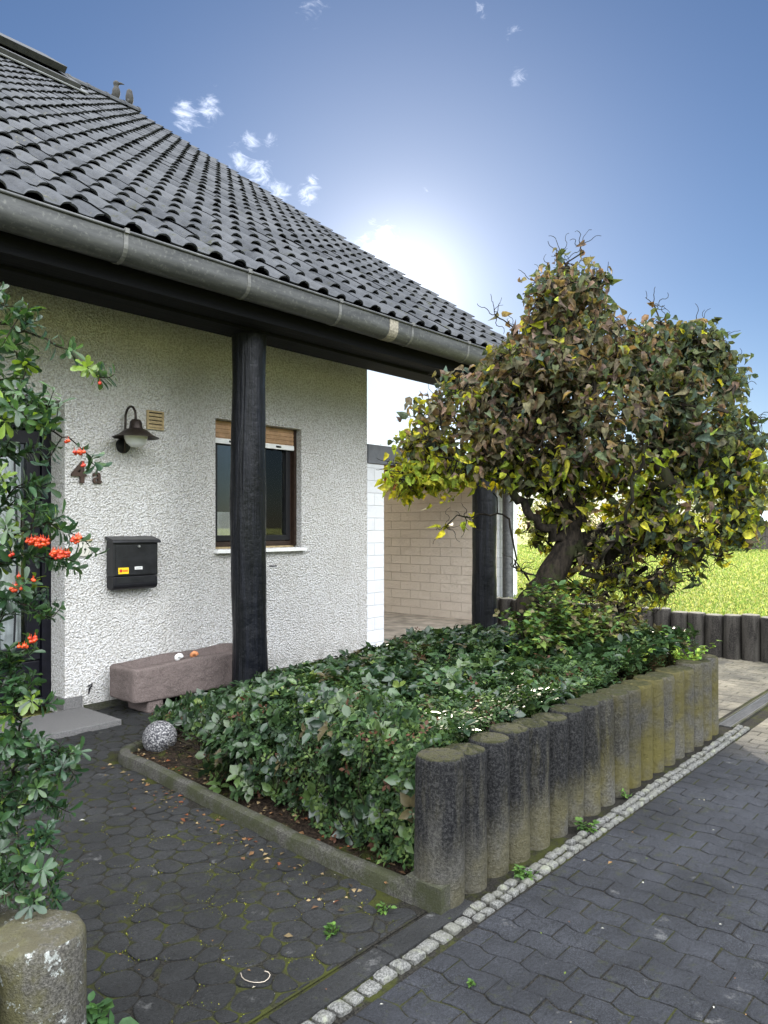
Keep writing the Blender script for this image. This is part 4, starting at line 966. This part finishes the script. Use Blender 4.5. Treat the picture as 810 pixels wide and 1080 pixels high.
# ------------------------------------------------------------------ firethorn in the foreground
py_ = thing('firethorn_shrub', 'firethorn bush with orange berries hanging over the near left palisades', 'shrub', (.35, 2.3, .38))
PB = MB(); Ps, Ds, Ns, Ls, Ws, Cs = [], [], [], [], [], []
PCOL = [(.026, .060, .024, 5), (.018, .044, .022, 5), (.045, .090, .028, 2.5), (.11, .17, .025, .7), (.036, .068, .034, 3)]
def fleaves(p, ax, m_, l0=.042):
    m_ = int(m_*1.4)+1
    a = unit(np.cross(ax, [.3, .5, .2])); b_ = np.cross(ax, a); ph = random.uniform(0, 6.3); col = random.choices(PCOL, [c[4-1] for c in PCOL])[0]
    for q in range(m_):
        t = ph+q*2.4; side = a*math.cos(t)+b_*math.sin(t); dd = unit(side+ax*random.uniform(.1, 1.0)); l_ = l0*random.uniform(.55, 1.15); s_ = random.uniform(.75, 1.3)
        Ps.append(p-ax*q*.005); Ds.append(dd); Ns.append(unit(ax-side*.3+[0, 0, .5]+rng.normal(0, .25, 3))); Ls.append(l_); Ws.append(l_*random.uniform(.32, .46)); Cs.append([col[0]*s_, col[1]*s_, col[2]*s_])
def branch(pts_, r0=.006, dens=1.0, l0=.042, side=True):
    pts_ = [P(*p) for p in pts_]; out = []
    for a, c in zip(pts_[:-1], pts_[1:]):
        m_ = max(2, int(np.linalg.norm(c-a)/.022)); 
        for k in range(m_): out.append(a+(c-a)*k/m_+rng.normal(0, .003, 3))
    out.append(pts_[-1]); PB.tube(out, list(np.linspace(r0, .0014, len(out))), 6, cap=False)
    for i in range(1, len(out)):
        ax = unit(out[i]-out[i-1]); 
        if random.random() < 1.0*dens: fleaves(out[i], unit(ax+rng.normal(0, .5, 3)), random.randint(2, 4), l0)
        if side and random.random() < .8*dens and i > 1:
            d = unit(ax*.6+rng.normal(0, .8, 3)+[0, 0, .15]); ln = random.uniform(.03, .10); q = out[i]+d*ln; PB.tube([out[i], out[i]+d*ln*.5+rng.normal(0, .004, 3), q], [.002, .0016, .001], 5, cap=False); fleaves(q, d, random.randint(4, 7), l0); fleaves(out[i]+d*ln*.5, d, 3, l0)
    fleaves(out[-1], unit(out[-1]-out[-2]), 6, l0)
main = [(-70, 960, 2.35), (-75, 800, 2.3), (-60, 640, 2.2), (-55, 480, 2.15), (-60, 330, 2.1), (-90, 250, 2.1)]
branch(main, .016, .7); branch([(-70, 960, 2.35), (-10, 880, 2.25), (20, 800, 2.15), (20, 760, 2.1), (10, 700, 2.1)], .010, .9)
for pts_, r0, dn in (
    ([(-60, 330, 2.1), (-20, 335, 2.1), (18, 348, 2.1), (50, 358, 2.1), (75, 374, 2.1), (104, 398, 2.1)], .006, .32),
    ([(-60, 330, 2.1), (-25, 315, 2.05), (5, 322, 2.05), (20, 335, 2.05)], .005, 1.1),
    ([(-55, 480, 2.1), (-30, 430, 2.1), (0, 400, 2.1), (25, 400, 2.1), (40, 428, 2.1)], .006, 1.1),
    ([(-55, 480, 2.1), (-20, 440, 2.0), (15, 425, 2.0), (35, 440, 2.0), (50, 452, 2.0)], .006, 1.1),
    ([(-55, 480, 2.1), (-20, 380, 2.1), (10, 365, 2.1), (30, 385, 2.1)], .005, 1.0),
    ([(-55, 480, 2.1), (-10, 445, 2.05), (40, 447, 2.05)], .005, .9), ([(40, 447, 2.05), (72, 462, 2.05), (96, 482, 2.05)], .003, .16),
    ([(-60, 640, 2.15), (-20, 560, 2.1), (15, 515, 2.1), (38, 512, 2.1)], .006, 1.1),
    ([(-60, 640, 2.15), (-20, 590, 2.0), (20, 560, 2.0), (50, 552, 2.0), (74, 562, 2.0)], .006, 1.0),
    ([(-60, 640, 2.15), (-20, 540, 2.1), (25, 535, 2.1), (50, 540, 2.1)], .005, .6),
    ([(-60, 640, 2.15), (-10, 600, 2.1), (25, 585, 2.05), (60, 590, 2.05)], .005, 1.0),
    ([(-60, 640, 2.15), (-20, 500, 2.1), (0, 480, 2.1), (20, 478, 2.1)], .005, .9),
    ([(-60, 640, 2.15), (-20, 630, 2.0), (15, 632, 2.0), (45, 650, 2.0)], .006, 1.1),
    ([(-75, 800, 2.25), (-30, 700, 2.1), (5, 650, 2.05), (38, 628, 2.05)], .005, .9),
    ([(-75, 800, 2.25), (-20, 740, 2.1), (12, 722, 2.1), (35, 735, 2.1), (55, 742, 2.1)], .005, .8),
    ([(20, 760, 2.1), (18, 730, 2.1), (10, 705, 2.1), (15, 695, 2.1)], .004, 1.2),
    ([(-75, 800, 2.25), (-20, 800, 2.1), (25, 790, 2.1), (50, 790, 2.1), (72, 802, 2.1)], .006, 1.1),
    ([(20, 800, 2.15), (45, 812, 2.1), (62, 820, 2.05)], .004, 1.2),
    ([(-10, 880, 2.25), (20, 850, 2.1), (50, 845, 2.1), (60, 850, 2.1)], .004, .7),
    ([(-70, 960, 2.35), (-20, 910, 2.1), (25, 890, 2.05), (50, 880, 2.05)], .005, 1.1),
    ([(-70, 960, 2.35), (-20, 930, 2.05), (25, 920, 2.0), (58, 930, 2.0)], .005, 1.2),
    ([(-70, 960, 2.35), (-20, 860, 2.1), (10, 835, 2.1), (40, 830, 2.1)], .005, 1.1),
    ([(-70, 960, 2.35), (-20, 945, 1.95), (15, 950, 1.95), (40, 945, 1.95)], .005, .9)):
    branch(pts_, r0, dn)
for _ in range(26):                                       # growth out of frame on the left
    p = P(random.uniform(-220, -60), random.uniform(300, 950), random.uniform(2.1, 2.5)); 
    PB.tube([P(-75, 900, 2.35), p*.5+P(-75, 700, 2.3)*.5, p], [.006, .004, .002], 5, cap=False)
    for k in range(10): fleaves(p+rng.normal(0, .05, 3), unit(rng.normal(0, 1, 3)), 6)
PB.build('branch', BARK, py_, smooth=True)
leaf_mesh('foliage', LEAF_P, py_, *[np.array(z) for z in (Ps, Ds, Ns, Ls, Ws, Cs)], fold=.16, curl=.18, blunt=True)
def berries(px, py, d, rx, ry, n_):
    b = MB(); 
    for _ in range(max(2, int(n_*.75))):
        q = rng.normal(0, 1, 3); q /= np.linalg.norm(q); q *= random.random()**.33
        c = P(px+q[0]*rx, py+q[1]*ry, d+q[2]*rx*d/F*.8); r_ = random.uniform(.0042, .0058)
        b.lathe([(r_*math.sin(t)*1.05+1e-7, -r_*math.cos(t)*.9) for t in np.linspace(0, math.pi, 7)], tuple(c), 'z', 10)
        b.tube([c, c+[0, 0, .012]], .0008, 4, cap=False)
    b.build('berry_cluster', BERRY, py_, smooth=True)
for a in ((42, 572, 1.98, 15, 5, 46), (62, 584, 1.98, 12, 6, 40), (80, 569, 1.98, 6, 4, 16), (84, 478, 2.03, 6, 4, 12), (88, 491, 2.03, 2, 2, 2), (71, 465, 2.03, 2, 2, 2), (17, 620, 1.98, 8, 4, 16), (35, 611, 1.98, 3, 2, 3), (20, 608, 1.98, 3, 2, 3), (35, 674, 1.99, 6, 3, 14), (25, 682, 1.99, 7, 2, 6), (106, 405, 2.09, 2, 2, 2), (12, 585, 1.98, 3, 2, 3)): berries(*a)

# ------------------------------------------------------------------ little plants and litter
def small_plant(name, label, cat, base, h, n_st, leafL, cols, wr=.6, grp=None):
    t = thing(name, label, cat, tuple(base), grp); sb = MB(); A = [[], [], [], [], [], []]
    for _ in range(n_st):
        d = unit([random.gauss(0, .5), random.gauss(0, .5), 1]); p = np.array(base, float); pts_ = [p.copy()]; m_ = max(3, int(h/.025)); L_ = h*random.uniform(.55, 1.1)
        for k in range(m_):
            d = unit(d+rng.normal(0, .16, 3)); p = p+d*L_/m_; pts_.append(p.copy())
            for _q in range(2):
                s_ = unit(rng.normal(0, 1, 3)*[1, 1, .4]); col = random.choice(cols); l_ = leafL*random.uniform(.6, 1.2)
                A[0].append(p); A[1].append(unit(s_+d*.3)); A[2].append(unit([0, 0, 1]+rng.normal(0, .3, 3))); A[3].append(l_); A[4].append(l_*wr); A[5].append(col)
        sb.tube(pts_, list(np.linspace(.0022, .001, len(pts_))), 4, cap=False)
    sb.build('stem', BARK, t); leaf_mesh('foliage', LEAF_S, t, *[np.array(z) for z in A], fold=.12, curl=.15)
LG = [(.14, .22, .03), (.10, .19, .03), (.20, .27, .04)]
small_plant('leafy_sprig', 'bright yellow green sprig growing over the far end of the planter wall', 'plant', P(722, 705, 5.35), .30, 13, .042, LG)
small_plant('leafy_sprig', 'thin pale sprig rising from the ground cover right of the hazel trunk', 'plant', P(676, 702, 5.2), .28, 2, .04, LG)
small_plant('hazel_sucker', 'leafy green shoots sprouting round the foot of the hazel trunk', 'plant', P(588, 700, 5.45), .66, 80, .060, [(.06, .12, .03), (.045, .09, .03), (.11, .16, .03), (.09, .08, .04)])
small_plant('hazel_sucker', 'tangled olive shoots just right of the hazel trunk foot', 'plant', P(630, 694, 5.6), .60, 60, .055, [(.09, .12, .03), (.07, .09, .03), (.13, .15, .03), (.10, .075, .04)])
WD = [(.05, .10, .02), (.07, .13, .025), (.04, .085, .02)]
for (px, py, h, n_, l_, lab) in ((406, 962, .05, 5, .022, 'tiny weed at the foot of the first planter palisade'), (350, 988, .045, 7, .026, 'pale weed on the path beside the setts near the first palisade'), (552, 928, .05, 9, .03, 'weed sprouting among the setts below the second and third palisades'), (618, 878, .06, 8, .034, 'weed with a withered leaf on the setts halfway along the planter'), (660, 842, .04, 5, .02, 'small weed by the drive edge near the planter middle'), (497, 1040, .02, 4, .018, 'flat little weed in a drive paver joint at the bottom of the picture')):
    d = 1185/(py-556); small_plant('weed', lab, 'weed', P(px, py, d)*[1, 1, 0], h, n_, l_, WD, .65, 'weeds between the stones')
small_plant('leafy_weed', 'large light green leafy weed at the foot of the near left palisade', 'weed', P(98, 1092, 2.16)*[1, 1, 0], .11, 12, .055, [(.045, .105, .03), (.06, .13, .035), (.035, .08, .028)], .7)
# litter of fallen leaves
A = [[], [], [], [], [], []]
for _ in range(430):
    y = random.uniform(1.95, 4.4); s_ = random.random()
    if s_ < .72: x = kerb_x(y)+abs(random.gauss(.05, .22)); z = soil_z(x, y)+.008
    else: x = kerb_x(y)-.07-abs(random.gauss(0, .12)); z = .008
    l_ = random.uniform(.012, .038); col = random.choice([(.12, .065, .03), (.08, .045, .025), (.20, .15, .08), (.10, .075, .04), (.13, .045, .02), (.05, .035, .02)])
    A[0].append([x, y, z]); A[1].append([random.gauss(0, 1), random.gauss(0, 1), .1]); A[2].append(unit([random.gauss(0, .3), random.gauss(0, .3), 1])); A[3].append(l_); A[4].append(l_*.6); A[5].append(col)
for _ in range(900):
    x = random.uniform(-.5, 8.8); y = random.uniform(-.5, 5.1)
    if y > 1.7 and x > kerb_x(y)-.05 and x < 6.1: continue
    if x < 1 and y > 1.6: continue
    l_ = random.uniform(.003, .014) if random.random() < .93 else random.uniform(.02, .035); col = random.choice([(.30, .27, .20), (.15, .09, .04), (.34, .34, .30), (.07, .10, .02), (.10, .05, .03)])
    A[0].append([x, y, .010]); A[1].append([random.gauss(0, 1), random.gauss(0, 1), .05]); A[2].append([0, 0, 1]); A[3].append(l_); A[4].append(l_*.6); A[5].append(col)
leaf_mesh('fallen_leaves', LITTER, None, *[np.array(z) for z in A], simple=True, fold=.2, curl=.1, label='scattered dry leaves and bits on the soil, kerb edge and paving', cat='fallen leaves', kind='stuff')
b = MB(); tw = [P(px, py, 1185/(py-556)) for px, py in ((254, 1030), (255, 1034), (258, 1037), (263, 1039), (268, 1040), (274, 1040), (279, 1039), (283, 1036), (285, 1032), (283, 1029), (279, 1028))]; b.tube([p*[1, 1, 0]+[0, 0, .012] for p in tw], .0016, 5); b.build('curved_twig', CONC, label='pale curled twig lying on the round path pavers', cat='twig')
# moss cushions in the path joints
A = [[], [], [], [], [], []]
for _ in range(9000):
    x = random.gauss(1.75, .45); y = random.gauss(2.6, .5)
    if y < 1.8 or x > kerb_x(y)-.06 or noise2(x*2.3, y*2.3, 2, 1) < .35: continue
    c = min(((x-p[0])**2+(y-p[1])**2-p[2], i) for gxx in (-1, 0, 1) for gyy in (-1, 0, 1) for i, p in ((k, pts[k]) for k in grid.get((int(x//.2)+gxx, int(y//.2)+gyy), [])))
    rr_ = math.hypot(x-pts[c[1]][0], y-pts[c[1]][1])
    if rr_ < .048: continue
    l_ = random.uniform(.004, .009); col = random.choice([(.14, .16, .02), (.10, .12, .018), (.20, .20, .03)])
    A[0].append([x, y, .0]); A[1].append(unit([random.gauss(0, .6), random.gauss(0, .6), 1])); A[2].append(unit(rng.normal(0, 1, 3))); A[3].append(l_); A[4].append(l_*.7); A[5].append(col)
leaf_mesh('moss', LITTER, None, *[np.array(z) for z in A], simple=True, fold=.1, curl=.1, label='yellow green moss growing in the joints of the path', cat='moss', kind='stuff')
# grass blades on the lawn
n_ = 70000; dd = 8.6*(46/8.6)**rng.random(n_); px = rng.uniform(520, 900, n_); r_ = (px-405)/F
gx = dd*(.7558+.6548*r_); gy = dd*(.6548-.7558*r_); ok = gx > 9.24; gx, gy, dd = gx[ok], gy[ok], dd[ok]; n_ = len(gx)
hgt = rng.uniform(.02, .045, n_)*(1+dd/26); shade = (.6+.8*rng.random((n_, 1))); c1 = np.array([.11, .17, .035])*shade; c2 = np.array([.25, .27, .08])*shade; pick = rng.random((n_, 1)) < .4
leaf_mesh('grass', GRASSM, None, np.stack([gx, gy, np.full(n_, .39)], 1), rng.normal(0, .45, (n_, 3))+[0, 0, 1], rng.normal(0, 1, (n_, 3)), hgt, .010*(1+dd/9), np.where(pick, c2, c1), simple=True, fold=.0, curl=.2, label='short sunlit grass of the lawn beyond the low palisade wall', cat='grass', kind='stuff')

# ------------------------------------------------------------------ far end of the lawn
def far_bush(name, label, cat, c, rx, rz, n_, leafL, cols, trunk_h=0, grp=None):
    t = thing(name, label, cat, (c[0], c[1], .4), grp); b = MB(); base_ = np.array([c[0], c[1], .35])
    A = [[], [], [], [], [], []]; cl_ = [np.array([random.gauss(0, .45)*rx, random.gauss(0, .45)*rx, rz*random.uniform(-.75, .85)]) for _ in range(max(8, n_//90))]
    cen = np.array([c[0], c[1], .4+trunk_h+rz*.9])
    for q in cl_: b.tube([base_, base_*.5+(cen+q)*.5+rng.normal(0, .1, 3)*rx, cen+q], [.05*rz+.01, .025*rz+.008, .01], 5, cap=False)
    for _ in range(n_):
        q = cl_[random.randrange(len(cl_))]; p = cen+q+rng.normal(0, 1, 3)*rx*.22; l_ = leafL*random.uniform(.6, 1.3); s_ = random.uniform(.6, 1.4); col = random.choice(cols)
        A[0].append(p); A[1].append(rng.normal(0, 1, 3)); A[2].append(rng.normal(0, 1, 3)+[0, 0, .6]); A[3].append(l_); A[4].append(l_*.6); A[5].append([k*s_ for k in col])
    b.build('trunk', BARK, t); leaf_mesh('crown', LEAF_H, t, *[np.array(z) for z in A], simple=True, fold=.1)
DG = [(.04, .07, .025), (.055, .085, .03), (.08, .10, .03)]
sp = P(815, 556, 36); sp[2] = 0
sh = thing('garden_shed', 'dark boarded shed with pale blue grey sheet roof at the far end of the lawn', 'shed', (sp[0], sp[1], .4))
ru = np.array([.6548, -.7558, 0]); fu = np.array([.7558, .6548, 0])
def obox(b, o, a0, a1, f0, f1, z0, z1, zf=None):
    v = []
    for z_i, z in enumerate((z0, z1)):
        for ff in (f0, f1):
            for aa in (a0, a1): q = o+ru*aa+fu*ff; v.append((q[0], q[1], z+(zf if (zf and ff == f1) else 0)))
    b.add(v, [(0, 2, 3, 1), (4, 5, 7, 6), (0, 1, 5, 4), (2, 6, 7, 3), (0, 4, 6, 2), (1, 3, 7, 5)])
b = MB(); k = -1.25
while k < 6: obox(b, sp, k, k+.14, 0, .03, .38, 1.70); k += .15
obox(b, sp, -1.25, 6, .03, 3.0, .38, 1.70); b.build('wall', SHEDW, sh)
b = MB(); obox(b, sp, -1.5, 6.2, -.3, 3.3, 1.72, 1.80, .55); b.build('roof', SHEDR, sh)
for k in (-1.28, .65, 2.6):
    b = MB(); obox(b, sp, k, k+.12, -.04, -.002, .38, 1.71); b.build('wall_post', TANW, sh)
for (px, d, rx, rz, lab, nm) in ((768, 34, .8, .55, 'grey green shrub left of the far garden shed', 'far_shrub'), (745, 35, .5, .45, 'small dark shrub farther left of the far garden shed', 'far_shrub'), (806, 47, 2.2, 2.0, 'pale autumn tree behind the far garden shed', 'far_tree'), (745, 60, 3.0, 2.2, 'far broad tree seen under the right side of the hazel', 'far_tree'), (640, 66, 3.0, 1.6, 'far low tree seen through the middle of the hazel', 'far_tree'), (570, 62, 2.6, 1.5, 'far low tree seen just right of the white carport wall', 'far_tree')):
    c = P(px, 556, d); far_bush(nm, lab, nm.split('_')[1], c, rx, rz, 1500, .14 if d < 40 else .3, DG if d < 40 else [(.10, .12, .04), (.14, .13, .05), (.08, .10, .04)], 0 if d < 40 else .4)
c = P(408, 556, 24); far_bush('garden_tree', 'treetop just showing above the carport roof', 'tree', c, 1.0, 1.15, 1800, .09, [(.07, .10, .03), (.12, .15, .04)], 1.5)
